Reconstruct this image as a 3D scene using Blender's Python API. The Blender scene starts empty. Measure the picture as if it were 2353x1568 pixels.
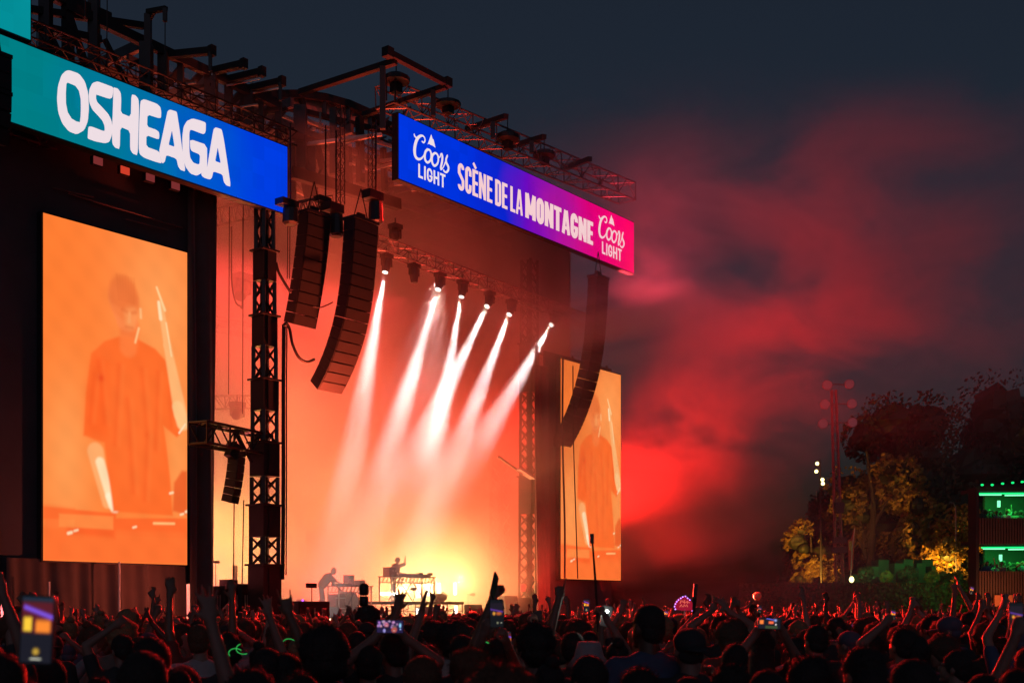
import bpy, bmesh, math, random
import numpy as np
from mathutils import Vector, Matrix, noise as mnoise
random.seed(7)
R = math.radians
SC = bpy.context.scene
COL = SC.collection

# ---------------------------------------------------------------- camera, sky, light, exposure
F = 2800.0                       # focal length in pixels of a 2352 px wide frame
HV = 1390.0                      # horizon row of that frame
CZ = 1.9
cam_d = bpy.data.cameras.new('camera')
cam = bpy.data.objects.new('camera', cam_d)
COL.objects.link(cam)
cam.location = (0, 0, CZ)
cam.rotation_euler = (R(90), 0, 0)
cam_d.sensor_width = 36
cam_d.lens = 36 * F / 2352
cam_d.shift_y = (HV - 784) / 2352
cam_d.clip_start = 0.05
cam_d.clip_end = 2000
SC.camera = cam
cam_d.dof.use_dof = True
cam_d.dof.focus_distance = 44
cam_d.dof.aperture_fstop = 4.2

w = bpy.data.worlds.new('World')
SC.world = w
w.use_nodes = True
nt = w.node_tree
bg = nt.nodes['Background']
sky = nt.nodes.new('ShaderNodeTexSky')
sky.sky_type = 'NISHITA'
sky.sun_disc = False
sky.sun_elevation = R(0.5)
sky.sun_rotation = R(180)
sky.air_density = 1.0
sky.dust_density = 2.0
sky.ozone_density = 3.0
hs = nt.nodes.new('ShaderNodeHueSaturation')      # the photo's muted dusk
hs.inputs['Saturation'].default_value = .74
nt.links.new(sky.outputs[0], hs.inputs['Color'])
nt.links.new(hs.outputs[0], bg.inputs[0])
bg.inputs[1].default_value = 0.044
sun_d = bpy.data.lights.new('sun', 'SUN')
sun_d.energy = 0.12
sun_d.angle = R(70)
sun_d.color = (.82, .80, 1.15)
sun = bpy.data.objects.new('sun', sun_d)
COL.objects.link(sun)
sun.rotation_euler = (R(78), 0, 0)      # added soft fill for the afterglow, lifts the dark backs

SC.view_settings.view_transform = 'Standard'
SC.view_settings.look = 'None'
SC.view_settings.gamma = 1
SC.view_settings.exposure = 0
SC.view_settings.use_curve_mapping = False
cy = SC.cycles
cy.max_bounces = 5
cy.diffuse_bounces = 2
cy.glossy_bounces = 2
cy.transmission_bounces = 3
cy.transparent_max_bounces = 12
cy.volume_bounces = 0
cy.volume_step_rate = 1.6
cy.volume_max_steps = 96
cy.sample_clamp_indirect = 3
cy.sample_clamp_direct = 0
cy.use_denoising = True
cy.caustics_reflective = False
cy.caustics_refractive = False

# ---------------------------------------------------------------- frames of reference
# a runs along the stage front (away to the right), b runs into the stage
A = Vector((0.612, 0.791, 0)).normalized()
B = Vector((-A.y, A.x, 0))
P0 = Vector((-13.5, 35.1, 0))
STAGE_ROT = math.atan2(A.y, A.x)

def S(s, d, z):
    return P0 + A * s + B * d + Vector((0, 0, z))

def Q(u, v, d):
    """where the sight line through (u,v) meets the plane d metres behind the stage front"""
    k = (u - 1176) / F
    # P0 + A s + B d = (kY, Y)
    bx, by = P0.x + B.x * d, P0.y + B.y * d
    s = (k * by - bx) / (A.x - k * A.y)
    Y = by + A.y * s
    return Vector((k * Y, Y, CZ + (HV - v) / F * Y))

def QD(u, v, Y):
    return Vector(((u - 1176) / F * Y, Y, CZ + (HV - v) / F * Y))

def sd(p):
    r = Vector((p.x, p.y, 0)) - P0
    return r.dot(A), r.dot(B), p.z

# ---------------------------------------------------------------- materials
def mat(name, color, rough=.6, metal=0, emit=None, strength=1, noise=0, nscale=8, bump=0, spec=.5, coords='Object', sheen=0):
    m = bpy.data.materials.new(name)
    m.use_nodes = True
    n = m.node_tree
    p = n.nodes['Principled BSDF']
    p.inputs['Base Color'].default_value = (*color, 1)
    p.inputs['Roughness'].default_value = rough
    p.inputs['Metallic'].default_value = metal
    p.inputs['Specular IOR Level'].default_value = spec
    if sheen:
        p.inputs['Sheen Weight'].default_value = sheen
    if noise or bump:
        tc = n.nodes.new('ShaderNodeTexCoord')
        nz = n.nodes.new('ShaderNodeTexNoise')
        nz.inputs['Scale'].default_value = nscale
        nz.inputs['Detail'].default_value = 5
        n.links.new(tc.outputs[coords], nz.inputs['Vector'])
        if noise:
            mx = n.nodes.new('ShaderNodeMix')
            mx.data_type = 'RGBA'
            mx.inputs[6].default_value = (*[c * (1 - noise) for c in color], 1)
            mx.inputs[7].default_value = (*[min(1, c * (1 + noise)) for c in color], 1)
            n.links.new(nz.outputs[0], mx.inputs[0])
            n.links.new(mx.outputs[2], p.inputs['Base Color'])
        if bump:
            bp = n.nodes.new('ShaderNodeBump')
            bp.inputs['Strength'].default_value = bump
            bp.inputs['Distance'].default_value = .02
            n.links.new(nz.outputs[0], bp.inputs['Height'])
            n.links.new(bp.outputs[0], p.inputs['Normal'])
    if emit is not None:
        p.inputs['Emission Color'].default_value = (*emit, 1)
        p.inputs['Emission Strength'].default_value = strength
    return m

def lin(r, g, b):
    f = lambda c: (c / 255 / 12.92) if c <= 10 else ((c / 255 + .055) / 1.055) ** 2.4
    return (f(r), f(g), f(b))

def picture_mat(name, strength=1.0, sampling='AUTO'):
    """a lit screen whose picture is held in the mesh's colour attribute"""
    m = bpy.data.materials.new(name)
    m.use_nodes = True
    n = m.node_tree
    n.nodes.clear()
    o = n.nodes.new('ShaderNodeOutputMaterial')
    e = n.nodes.new('ShaderNodeEmission')
    c = n.nodes.new('ShaderNodeVertexColor')
    c.layer_name = 'picture'
    e.inputs[1].default_value = strength
    n.links.new(c.outputs[0], e.inputs[0])
    n.links.new(e.outputs[0], o.inputs[0])
    m.cycles.emission_sampling = sampling
    return m

def emit_mat(name, color, strength=1.0, sampling='AUTO'):
    m = bpy.data.materials.new(name)
    m.use_nodes = True
    n = m.node_tree
    n.nodes.clear()
    o = n.nodes.new('ShaderNodeOutputMaterial')
    e = n.nodes.new('ShaderNodeEmission')
    e.inputs[0].default_value = (*color, 1)
    e.inputs[1].default_value = strength
    n.links.new(e.outputs[0], o.inputs[0])
    m.cycles.emission_sampling = sampling
    return m

M = {
    'truss': mat('dull_aluminium_truss', (.16, .15, .15), .45, .6, noise=.3, nscale=3),
    'black_metal': mat('black_painted_metal', (.02, .02, .022), .45, .2, noise=.3, nscale=4),
    'steel': mat('weathered_roof_steel', (.035, .032, .032), .5, .4, noise=.35, nscale=2),
    'scrim': mat('black_mesh_scrim', (.07, .062, .075), .9, noise=.35, nscale=.8, bump=.3),
    'drape': mat('black_velour_drape', (.07, .05, .05), .85, noise=.3, nscale=2, sheen=.3),
    'speaker': mat('black_speaker_paint', (.010, .010, .011), .5, noise=.3, nscale=6, bump=.2),
    'cable': mat('black_cable_rubber', (.012, .012, .012), .6),
    'deck': mat('black_stage_deck', (.035, .033, .033), .45, noise=.4, nscale=1.5),
    'ground': mat('trodden_dusty_ground', (.06, .05, .04), .95, noise=.5, nscale=1.2, bump=.5),
    'white_pole': mat('white_painted_pole', (.6, .6, .6), .4, noise=.1),
    'membrane': mat('translucent_roof_skin', (.5, .45, .4), .7, noise=.15, nscale=.7),
    'case': mat('scuffed_black_flight_case', (.03, .03, .032), .5, noise=.5, nscale=5),
    'grey_gear': mat('grey_equipment_shell', (.2, .19, .19), .4, .3, noise=.2),
}

# ---------------------------------------------------------------- mesh and object helpers
def ground_z(Y):
    f = lambda a, b, x: (lambda t: t * t * (3 - 2 * t))(max(0, min(1, (x - a) / (b - a))))
    return -.2 * f(12, 27, Y) * (1 - f(47, 60, Y))     # the field dips toward the stage
WL = {}          # world place of every thing that parents world-built parts

def thing(name, label, cat, loc=(0, 0, 0), group=None):
    o = bpy.data.objects.new(name, None)
    COL.objects.link(o)
    o.empty_display_size = .2
    o.location = loc
    WL[o.name] = Vector(loc)
    o['label'] = label
    o['category'] = cat
    if group:
        o['group'] = group
    return o

def tag(o, label=None, cat=None, group=None, kind=None):
    for k, v in (('label', label), ('category', cat), ('group', group), ('kind', kind)):
        if v:
            o[k] = v
    return o

def link_mesh(name, me, m, parent=None, world=True):
    o = bpy.data.objects.new(name, me)
    COL.objects.link(o)
    if m is not None and not me.materials:
        for k in (m if isinstance(m, (list, tuple)) else [m]):
            me.materials.append(k)
    if parent is not None:
        o.parent = parent
        root = parent
        while root.parent is not None:
            root = root.parent
        WL[o.name] = WL.get(root.name, Vector((0, 0, 0)))
        if world and parent is root:
            o.location = -WL.get(root.name, Vector((0, 0, 0)))
    return o

class MB:
    def __init__(self):
        self.v, self.f, self.mi = [], [], []
        self.cur = 0

    def add(self, vs, fs):
        n = len(self.v)
        self.v += [tuple(p) for p in vs]
        self.f += [tuple(i + n for i in f) for f in fs]
        self.mi += [self.cur] * len(fs)
        return self

    def box(self, c, size, ax=None):
        c = Vector(c)
        X, Y, Z = ax if ax else (Vector((1, 0, 0)), Vector((0, 1, 0)), Vector((0, 0, 1)))
        x, y, z = X * size[0] / 2, Y * size[1] / 2, Z * size[2] / 2
        vs = [c + x * i + y * j + z * k for k in (-1, 1) for j in (-1, 1) for i in (-1, 1)]
        return self.add(vs, [(0, 2, 3, 1), (4, 5, 7, 6), (0, 1, 5, 4), (2, 6, 7, 3), (0, 4, 6, 2), (1, 3, 7, 5)])

    def sbox(self, s0, s1, d0, d1, z0, z1):
        """box aligned with the stage"""
        return self.box(S((s0 + s1) / 2, (d0 + d1) / 2, (z0 + z1) / 2), (abs(s1 - s0), abs(d1 - d0), abs(z1 - z0)), (A, B, Vector((0, 0, 1))))

    def bar(self, p, q, w, h=None, up=Vector((0, 0, 1))):
        p, q = Vector(p), Vector(q)
        h = h or w
        Z = (q - p)
        L = Z.length
        if L < 1e-6:
            return self
        Z /= L
        X = up.cross(Z)
        if X.length < 1e-3:
            X = Vector((1, 0, 0)).cross(Z)
        X.normalize()
        return self.box((p + q) / 2, (w, h, L), (X, Z.cross(X), Z))

    def tube(self, pts, r, n=6, caps=True):
        pts = [Vector(p) for p in pts]
        rs = r if isinstance(r, (list, tuple)) else [r] * len(pts)
        vs, fs = [], []
        prevX = None
        for i, p in enumerate(pts):
            t = (pts[min(i + 1, len(pts) - 1)] - pts[max(i - 1, 0)])
            if t.length < 1e-9:
                t = Vector((0, 0, 1))
            t.normalize()
            X = prevX - t * prevX.dot(t) if prevX else (Vector((0, 0, 1)).cross(t) if abs(t.z) < .95 else Vector((1, 0, 0)).cross(t))
            X.normalize()
            prevX = X
            Yv = t.cross(X)
            for k in range(n):
                an = 2 * math.pi * k / n
                vs.append(p + (X * math.cos(an) + Yv * math.sin(an)) * rs[i])
        for i in range(len(pts) - 1):
            for k in range(n):
                fs.append((i * n + k, i * n + (k + 1) % n, (i + 1) * n + (k + 1) % n, (i + 1) * n + k))
        if caps:
            fs.append(tuple(range(n))[::-1])
            fs.append(tuple((len(pts) - 1) * n + k for k in range(n)))
        return self.add(vs, fs)

    def ball(self, c, r, seg=10, rings=6, ax=None):
        r = r if isinstance(r, (list, tuple)) else (r, r, r)
        X, Y, Z = ax if ax else (Vector((1, 0, 0)), Vector((0, 1, 0)), Vector((0, 0, 1)))
        c = Vector(c)
        vs = [c - Z * r[2]]
        for i in range(1, rings):
            ph = math.pi * i / rings
            for k in range(seg):
                th = 2 * math.pi * k / seg
                vs.append(c + X * r[0] * math.sin(ph) * math.cos(th) + Y * r[1] * math.sin(ph) * math.sin(th) - Z * r[2] * math.cos(ph))
        vs.append(c + Z * r[2])
        fs = [(0, 1 + (k + 1) % seg, 1 + k) for k in range(seg)]
        for i in range(rings - 2):
            for k in range(seg):
                a, b = 1 + i * seg + k, 1 + i * seg + (k + 1) % seg
                fs.append((a, b, b + seg, a + seg))
        t = len(vs) - 1
        fs += [(1 + (rings - 2) * seg + k, 1 + (rings - 2) * seg + (k + 1) % seg, t) for k in range(seg)]
        return self.add(vs, fs)

    def prism(self, outline, n, t):
        """extrude a planar outline of 3D points by t along n"""
        n = Vector(n) * t
        k = len(outline)
        o = [Vector(p) for p in outline]
        return self.add(o + [p + n for p in o], [tuple(range(k))[::-1], tuple(range(k, 2 * k))] + [(i, (i + 1) % k, k + (i + 1) % k, k + i) for i in range(k)])

    def mesh(self, name='mesh', smooth=False):
        me = bpy.data.meshes.new(name)
        me.from_pydata(self.v, [], self.f)
        if any(self.mi):
            me.polygons.foreach_set('material_index', self.mi)
        if smooth:
            me.polygons.foreach_set('use_smooth', [True] * len(me.polygons))
        me.update()
        return me

    def build(self, name, m, parent=None, smooth=False, world=True):
        return link_mesh(name, self.mesh(name, smooth), m, parent, world)

def picture_mesh(fn, nx, ny, X, Y, n=None):
    """flat grid from (0,0) spanned by X and Y with the colours fn(U,V) -> (r,g,b) arrays, linear"""
    us, vs = np.linspace(0, 1, nx + 1), np.linspace(0, 1, ny + 1)
    U, V = np.meshgrid(us, vs)
    X, Y = np.array(X), np.array(Y)
    co = U.reshape(-1, 1) * X + V.reshape(-1, 1) * Y
    i = (np.arange(ny)[:, None] * (nx + 1) + np.arange(nx)[None, :]).reshape(-1)
    quads = np.stack([i, i + 1, i + nx + 2, i + nx + 1], 1)
    me = bpy.data.meshes.new('picture')
    me.vertices.add(len(co)); me.vertices.foreach_set('co', co.astype('f').ravel())
    me.loops.add(quads.size); me.loops.foreach_set('vertex_index', quads.ravel().astype('i'))
    me.polygons.add(len(quads)); me.polygons.foreach_set('loop_start', (np.arange(len(quads)) * 4).astype('i'))
    me.update(calc_edges=True)
    ca = me.color_attributes.new('picture', 'FLOAT_COLOR', 'POINT')
    r, g, b = fn(U.reshape(-1), V.reshape(-1))
    ca.data.foreach_set('color', np.stack([r, g, b, np.ones_like(r)], 1).astype('f').ravel())
    me.validate()
    return me

def smoothstep(e0, e1, x):
    t = np.clip((x - e0) / (e1 - e0), 0, 1)
    return t * t * (3 - 2 * t)

def light(name, kind, loc, target, energy, color, size=.5, spot=40, blend=.3, sizey=None):
    l = bpy.data.lights.new(name, kind)
    l.energy = energy
    l.color = color
    if kind == 'SPOT':
        l.spot_size = R(spot); l.spot_blend = blend; l.shadow_soft_size = size
    elif kind == 'AREA':
        l.size = size
        if sizey:
            l.shape = 'RECTANGLE'; l.size_y = sizey
    else:
        l.shadow_soft_size = size
    o = bpy.data.objects.new(name, l)
    COL.objects.link(o)
    o.location = loc
    if target is not None:
        o.rotation_euler = (Vector(target) - Vector(loc)).to_track_quat('-Z', 'Y').to_euler()
    return o
# ================================================================ ground, deck, scrims
UP = Vector((0, 0, 1))
g = MB()
ys_ = [-60, 0, 8] + [10 + 2 * i for i in range(28)] + [80, 140, 900]
g.add([(x, y, ground_z(y)) for y in ys_ for x in (-400, 400)], [(2 * i, 2 * i + 1, 2 * i + 3, 2 * i + 2) for i in range(len(ys_) - 1)])
tag(g.build('ground', M['ground']), kind='structure')

DECK = 1.45

# ================================================================ smoke
def smoke_mat(name, blobs, base, density, nscale, contrast, color=(1, 1, 1), aniso=.25, stretch=(1, 1, 1)):
    """density = base + soft ellipsoids, broken up with noise, in world coordinates"""
    m = bpy.data.materials.new(name)
    m.use_nodes = True
    n = m.node_tree
    n.nodes.clear()
    N = lambda t: n.nodes.new(t)
    Lk = n.links.new
    o = N('ShaderNodeOutputMaterial')
    pv = N('ShaderNodeVolumePrincipled')
    pv.inputs['Color'].default_value = (*color, 1)
    pv.inputs['Anisotropy'].default_value = aniso
    Lk(pv.outputs[0], o.inputs['Volume'])
    geo = N('ShaderNodeNewGeometry')
    nz = N('ShaderNodeTexNoise')
    nz.inputs['Scale'].default_value = nscale
    nz.inputs['Detail'].default_value = 4.5
    nz.inputs['Roughness'].default_value = .55
    nz.inputs['Distortion'].default_value = .6
    mp = N('ShaderNodeMapping')
    mp.inputs['Rotation'].default_value = (0, R(30), 0)
    mp.inputs['Scale'].default_value = stretch
    Lk(geo.outputs['Position'], mp.inputs[0])
    Lk(mp.outputs[0], nz.inputs['Vector'])
    mr = N('ShaderNodeMapRange')
    mr.interpolation_type = 'SMOOTHSTEP'
    mr.inputs[1].default_value = .5 - contrast
    mr.inputs[2].default_value = .5 + contrast
    Lk(nz.outputs[0], mr.inputs[0])
    total = None
    for (c, r, amp) in blobs:
        sb = N('ShaderNodeVectorMath'); sb.operation = 'SUBTRACT'
        Lk(geo.outputs['Position'], sb.inputs[0]); sb.inputs[1].default_value = c
        dv = N('ShaderNodeVectorMath'); dv.operation = 'DIVIDE'
        Lk(sb.outputs[0], dv.inputs[0]); dv.inputs[1].default_value = r
        ln = N('ShaderNodeVectorMath'); ln.operation = 'LENGTH'
        Lk(dv.outputs[0], ln.inputs[0])
        q = N('ShaderNodeMapRange'); q.interpolation_type = 'SMOOTHSTEP'
        q.inputs[1].default_value = 1; q.inputs[2].default_value = 0
        q.inputs[3].default_value = 0; q.inputs[4].default_value = amp
        Lk(ln.outputs[1 if len(ln.outputs) > 1 and ln.outputs[1].name == 'Value' else 0], q.inputs[0])
        if total is None:
            total = q.outputs[0]
        else:
            ad = N('ShaderNodeMath'); ad.operation = 'ADD'
            Lk(total, ad.inputs[0]); Lk(q.outputs[0], ad.inputs[1]); total = ad.outputs[0]
    ml = N('ShaderNodeMath'); ml.operation = 'MULTIPLY'
    if total is not None:
        Lk(total, ml.inputs[0])
    else:
        ml.inputs[0].default_value = 1
    Lk(mr.outputs[0], ml.inputs[1])
    ma = N('ShaderNodeMath'); ma.operation = 'MULTIPLY_ADD'
    Lk(ml.outputs[0], ma.inputs[0]); ma.inputs[1].default_value = density; ma.inputs[2].default_value = base
    Lk(ma.outputs[0], pv.inputs['Density'])
    return m

# smoke filling the stage box, thicker round the lamps on the floor
STAGE_BLOBS = [(tuple(S(15, 6, 9)), (40, 40, 40), 1.0), (tuple(Q(1020, 1290, 3.5)), (4.6, 4, 4.2), 2.0), (tuple(Q(520, 1200, 8)), (3.5, 3.5, 5), 1.4), (tuple(Q(1215, 980, 2.5)), (4.5, 4, 8), 1.6), (tuple(Q(1000, 480, 3)), (11, 8, 5), 1.0), (tuple(Q(930, 1050, 3)), (5, 5, 4), 1.0)]
sm = MB().sbox(4.5, 28.3, .25, 13.5, DECK + .02, 19.5)
tag(sm.build('stage_smoke', smoke_mat('stage_smoke', STAGE_BLOBS, .045, .17, .19, .2, aniso=.2)), 'smoke hanging inside the stage', kind='stuff')
# smoke drifting away to the right of the stage
blobs = [(tuple(QD(1750, 760, 64)), (25, 11, 17), .75),
         (tuple(QD(2050, 480, 68)), (19, 10, 13), .9),
         (tuple(QD(1440, 540, 62)), (9, 7, 6), .8),
         (tuple(QD(1640, 430, 64)), (8, 7, 5), .5),
         (tuple(QD(1890, 790, 64)), (7, 6, 6), 1.5),
         (tuple(QD(1620, 1120, 62)), (12, 8, 8), 1.1),
         (tuple(QD(1480, 860, 60)), (5, 6, 5), .5),
         (tuple(QD(1680, 1290, 61)), (16, 9, 5), 1.3),
         (tuple(QD(1350, 700, 53.5)), (6.0, 5, 4.5), 5),
         (tuple(QD(1150, 400, 55)), (9, 5, 4), .4),
         (tuple(QD(1245, 1080, 53.0)), (4.2, 3.2, 12), 3.2)]
px = MB(); px.box((14, 62.5, 14.5), (54, 25, 28))
tag(px.build('smoke_plume', smoke_mat('smoke_plume', blobs, .0002, .056, .17, .11, aniso=.1, stretch=(.8, 1, 1.3))), 'red lit smoke drifting away right of the stage', kind='stuff')

# ================================================================ stage light
RED = (1, .012, .008)
CORAL = (1, .16, .09)
AMBER = (1, .5, .08)
light('wash', 'AREA', S(14, 7, 15.5), S(14, 8, 0), 1200, (1, .05, .045), 12, sizey=6)
light('wash', 'AREA', S(10.5, 12.8, 2.4), S(11.5, 4, 5), 6600, (1, .135, .15), 12, sizey=3)
light('wash', 'AREA', S(21, 9, 2.2), S(21, 4, 9), 3200, (1, .03, .025), 6, sizey=5)
light('yellow_glow_fill', 'AREA', Q(985, 1345, 7.5), Q(1020, 1280, 0), 1150, (1, .52, .13), 4, sizey=1.6)  # added panel that widens the yellow glow round the tubes
for gu, gv, gd, ge in ((930, 1352, 4.7, 600), (990, 1348, 5.0, 1000), (1055, 1330, 6.0, 800)):
    light('yellow_glow_fill', 'POINT', Q(gu, gv, gd), None, ge, (1, .6, .2), .12)
light('roof_fill', 'SPOT', S(13, -2.8, 1.7), S(9, 2.5, 19), 42000, (1, .10, .04), .3, 62, .9)  # added spot hidden behind the barrier, warms the roof steel
light('yellow_glow_fill', 'AREA', Q(510, 1240, 11), Q(530, 1150, 0), 1800, (1, .52, .10), 2.5, sizey=4)  # added yellow fill for the left column, no strobe stands here
light('side_red', 'AREA', S(27.0, 4, 7), S(24, 1, 8), 1200, RED, 4, sizey=10)  # added red fill for the smoke at the far side
# added red spots, without fixtures, raking the wings, the screens' surroundings and the crowd
light('front_red', 'SPOT', S(16, -1.6, 17.9), (2, 12, 1), 17000, RED, .3, 100, .8)
light('front_red', 'SPOT', S(17, -1.4, 3.4), (1, 8, 1.6), 70000, RED, .05, 70, .8)
light('front_red', 'SPOT', S(20.3, -3.8, 3.2), (16, 30, 1.6), 60000, RED, .05, 95, .8)
light('front_red', 'SPOT', S(20.0, -3.8, 17.4), (16, 26, 1), 34000, RED, .05, 100, .8)
light('wing_red', 'SPOT', S(17, -3.2, 17.8), QD(1400, 800, 54), 1600, RED, .3, 75, 1)
light('wing_red', 'SPOT', S(5.5, -4.0, 1.7), S(0, .3, 1.9), 1500, (1, .16, .08), .25, 110, 1)
# added red and rose fills, without fixtures, that colour the drifting smoke
light('smoke_fill_red', 'AREA', S(30.5, -1.5, 5.5), QD(1900, 800, 62), 350, RED, 5, sizey=6)
light('smoke_fill_red', 'AREA', S(29.0, 2.8, 7.0), QD(1900, 850, 62), 850, RED, 6, sizey=10)
light('smoke_fill_red', 'SPOT', S(29.6, 3.2, 5.0), QD(1940, 700, 66), 78000, RED, .3, 58, 1)
light('smoke_fill_rose', 'AREA', S(30.5, -1.2, 17.0), QD(1700, 200, 62), 1100, (1, .05, .08), 4, sizey=2)  # added fill in place of the banner's own magenta light
light('roof_fill', 'SPOT', S(18, -2.8, 1.7), S(17, 5, 19), 22000, (1, .05, .03), .3, 70, .9)  # second added spot from below, reddens the roof
light('pale_smoke_fill', 'SPOT', Q(1010, 640, 1.6), Q(930, 1080, 4), 5200, (1, .62, .55), .3, 42, 1)  # added pale fill for the middle of the smoke, no fixture
light('wing_red', 'AREA', S(23.2, -1.6, 1.6), S(24.5, -.6, 8), 420, (1, .04, .02), 2.0, sizey=.6)  # added low panel hidden by the crowd, reddens the far wing
# ================================================================ screens and banners
def screen_picture(U, V):
    rng = np.random.RandomState(3)
    base = np.zeros((len(U), 3)) + np.array(lin(255, 138, 68))
    t = V
    def blend(c, k):
        nonlocal base
        k = np.clip(k, 0, 1)[:, None]
        base = base * (1 - k) + np.array(c) * k
    blend(lin(255, 132, 58), smoothstep(.7, 0, U) * smoothstep(.2, .8, V) * .9)
    blend(lin(255, 168, 100), np.exp(-((U - .8) ** 2 / .08 + (V - .8) ** 2 / .06)) * .8)
    blend(lin(255, 168, 98), np.exp(-((U - .15) ** 2 / .03 + (V - .3) ** 2 / .06)) * .8)
    blend(lin(255, 165, 95), np.exp(-((U - .93) ** 2 / .01 + (V - .35) ** 2 / .05)) * .8)
    A2 = 2.0      # height over width
    def cap(x0, y0, r0, x1, y1, r1, soft=.012):
        px, py = U - x0, (V - y0) * A2
        dx, dy = x1 - x0, (y1 - y0) * A2
        h = np.clip((px * dx + py * dy) / (dx * dx + dy * dy + 1e-9), 0, 1)
        dd = np.sqrt((px - dx * h) ** 2 + (py - dy * h) ** 2) - (r0 + (r1 - r0) * h)
        return smoothstep(soft, -soft, dd)
    def poly(pts, soft=.01):
        x, y = U, V * A2
        n = len(pts); inside = np.zeros(len(U), bool); dist = np.full(len(U), 9.)
        for i in range(n):
            x0, y0 = pts[i][0], pts[i][1] * A2
            x1, y1 = pts[(i + 1) % n][0], pts[(i + 1) % n][1] * A2
            c = ((y0 > y) != (y1 > y)) & (x < (x1 - x0) * (y - y0) / (y1 - y0 + 1e-12) + x0)
            inside ^= c
            dx, dy = x1 - x0, y1 - y0
            h = np.clip(((x - x0) * dx + (y - y0) * dy) / (dx * dx + dy * dy + 1e-12), 0, 1)
            dist = np.minimum(dist, np.hypot(x - x0 - dx * h, y - y0 - dy * h))
        return smoothstep(soft, -soft, np.where(inside, -dist, dist))
    shirt = lin(255, 116, 52)
    # lower arm hanging to the desk, then the shirt, the head and the raised arm
    blend(lin(255, 180, 120), cap(.34, .33, .055, .42, .18, .035))
    blend(lin(255, 236, 200), cap(.37, .30, .030, .455, .175, .028))
    blend(lin(255, 250, 225), cap(.43, .20, .022, .47, .165, .028))
    blend(shirt, poly([(.26, .375), (.275, .50), (.31, .62), (.40, .665), (.50, .688), (.64, .69), (.76, .672), (.84, .64), (.90, .50), (.955, .42), (.92, .405), (.82, .435), (.84, .38), (.87, .27), (.89, .155), (.46, .155), (.43, .26), (.40, .36), (.34, .365)], .012))
    blend(lin(255, 100, 40), poly([(.27, .38), (.285, .52), (.33, .62), (.42, .6), (.43, .38)], .05) * .55)
    blend(lin(255, 122, 58), cap(.62, .5, .16, .62, .3, .16, .12) * .5)
    blend(lin(235, 60, 30), np.exp(-(((U - .375) ** 2 + ((V - .553) * A2) ** 2) / .0005)) * .8)
    blend(lin(255, 132, 70), cap(.565, .66, .06, .575, .72, .07, .02) * .9)
    blend(lin(252, 142, 84), cap(.535, .80, .104, .555, .745, .078, .016))
    blend(lin(246, 132, 72), cap(.53, .815, .106, .54, .795, .104, .02) * .7)
    blend(lin(255, 160, 98), cap(.585, .765, .05, .58, .735, .035, .02) * .8)
    # hair falling over a bowed face, brow, nose, beard shade
    blend(lin(232, 118, 62), poly([(.43, .80), (.44, .85), (.48, .875), (.55, .88), (.61, .86), (.635, .82), (.63, .80), (.60, .785), (.54, .772), (.48, .78), (.445, .785)], .02) * .55)
    for k_ in range(7):
        blend(lin(215, 105, 55), cap(.485 + .02 * k_, .875, .004, .50 + .017 * k_, .80, .003, .012) * .35)
    blend(lin(226, 116, 64), cap(.525, .772, .012, .555, .768, .010, .012) * .55)
    blend(lin(226, 116, 64), cap(.59, .768, .010, .615, .772, .012, .012) * .55)
    blend(lin(255, 172, 112), cap(.575, .765, .008, .572, .74, .012, .01) * .8)
    blend(lin(222, 110, 60), cap(.55, .722, .008, .595, .722, .008, .012) * .5)
    blend(lin(232, 120, 68), cap(.53, .705, .02, .60, .70, .02, .02) * .4)
    # folds of the shirt
    for (a_, b_, c_, d_, w_) in ((.36, .60, .40, .42, .010), (.50, .60, .47, .36, .012), (.66, .60, .70, .40, .012), (.78, .60, .76, .36, .010), (.56, .50, .60, .22, .014), (.70, .40, .68, .2, .012), (.33, .56, .30, .42, .010), (.86, .56, .88, .44, .008)):
        blend(lin(240, 92, 40), cap(a_, b_, w_, c_, d_, w_, .03) * .45)
        blend(lin(255, 132, 66), cap(a_ + .03, b_, w_ * .7, c_ + .03, d_, w_ * .7, .025) * .35)
    blend(lin(255, 205, 150), cap(.652, .785, .006, .655, .76, .006, .012))
    blend(lin(255, 215, 160), cap(.64, .725, .006, .615, .68, .005, .01))
    # raised arm and hand
    blend(lin(255, 190, 130), cap(.85, .69, .028, .95, .48, .05, .012))
    blend(lin(255, 206, 150), cap(.93, .50, .042, .965, .452, .045, .012))
    blend(lin(255, 188, 128), cap(.80, .81, .02, .85, .69, .028, .01))
    blend(lin(255, 222, 170), cap(.77, .865, .006, .83, .80, .009, .008))
    blend(lin(255, 236, 200), cap(.785, .82, .01, .80, .77, .012, .008))
    blend(lin(255, 226, 180), cap(.84, .76, .004, .88, .66, .005, .008))
    blend(lin(255, 240, 210), cap(.985, .45, .004, .94, .42, .006, .008))
    # desk with gear
    blend(lin(255, 108, 50), poly([(0, .155), (.48, .15), (.48, .135), (1, .15), (1, .085), (.2, .085), (.2, .125), (0, .12)], .01) * .9)
    blend(lin(255, 116, 56), poly([(0, .16), (.2, .155), (.1, 0), (0, 0)], .02) * .7)
    blend(lin(255, 120, 58), poly([(0, .095), (1, .105), (1, .0), (0, .0)], .02) * .9)
    blend(lin(250, 100, 46), poly([(.15, .105), (.47, .1), (.47, .075), (.15, .08)], .02) * .7)
    blend(lin(235, 96, 44), poly([(.89, .17), (.9, .26), (.96, .3), (1, .3), (1, .16)], .014) * .85)
    blend(lin(255, 215, 150), cap(.75, .127, .006, .9, .13, .006, .01))
    blend(lin(255, 150, 80), poly([(.1, .138), (.46, .14), (.46, .1), (.1, .1)], .01) * .8)
    for (a_, b_, r_) in ((.16, .082, .009), (.2, .09, .006), (.87, .225, .007), (.99, .17, .008), (.95, .16, .006), (.6, .11, .006)):
        blend((1, .8, .55), cap(a_, b_, r_, a_ + .02, b_ + .003, r_, .008))
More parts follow.
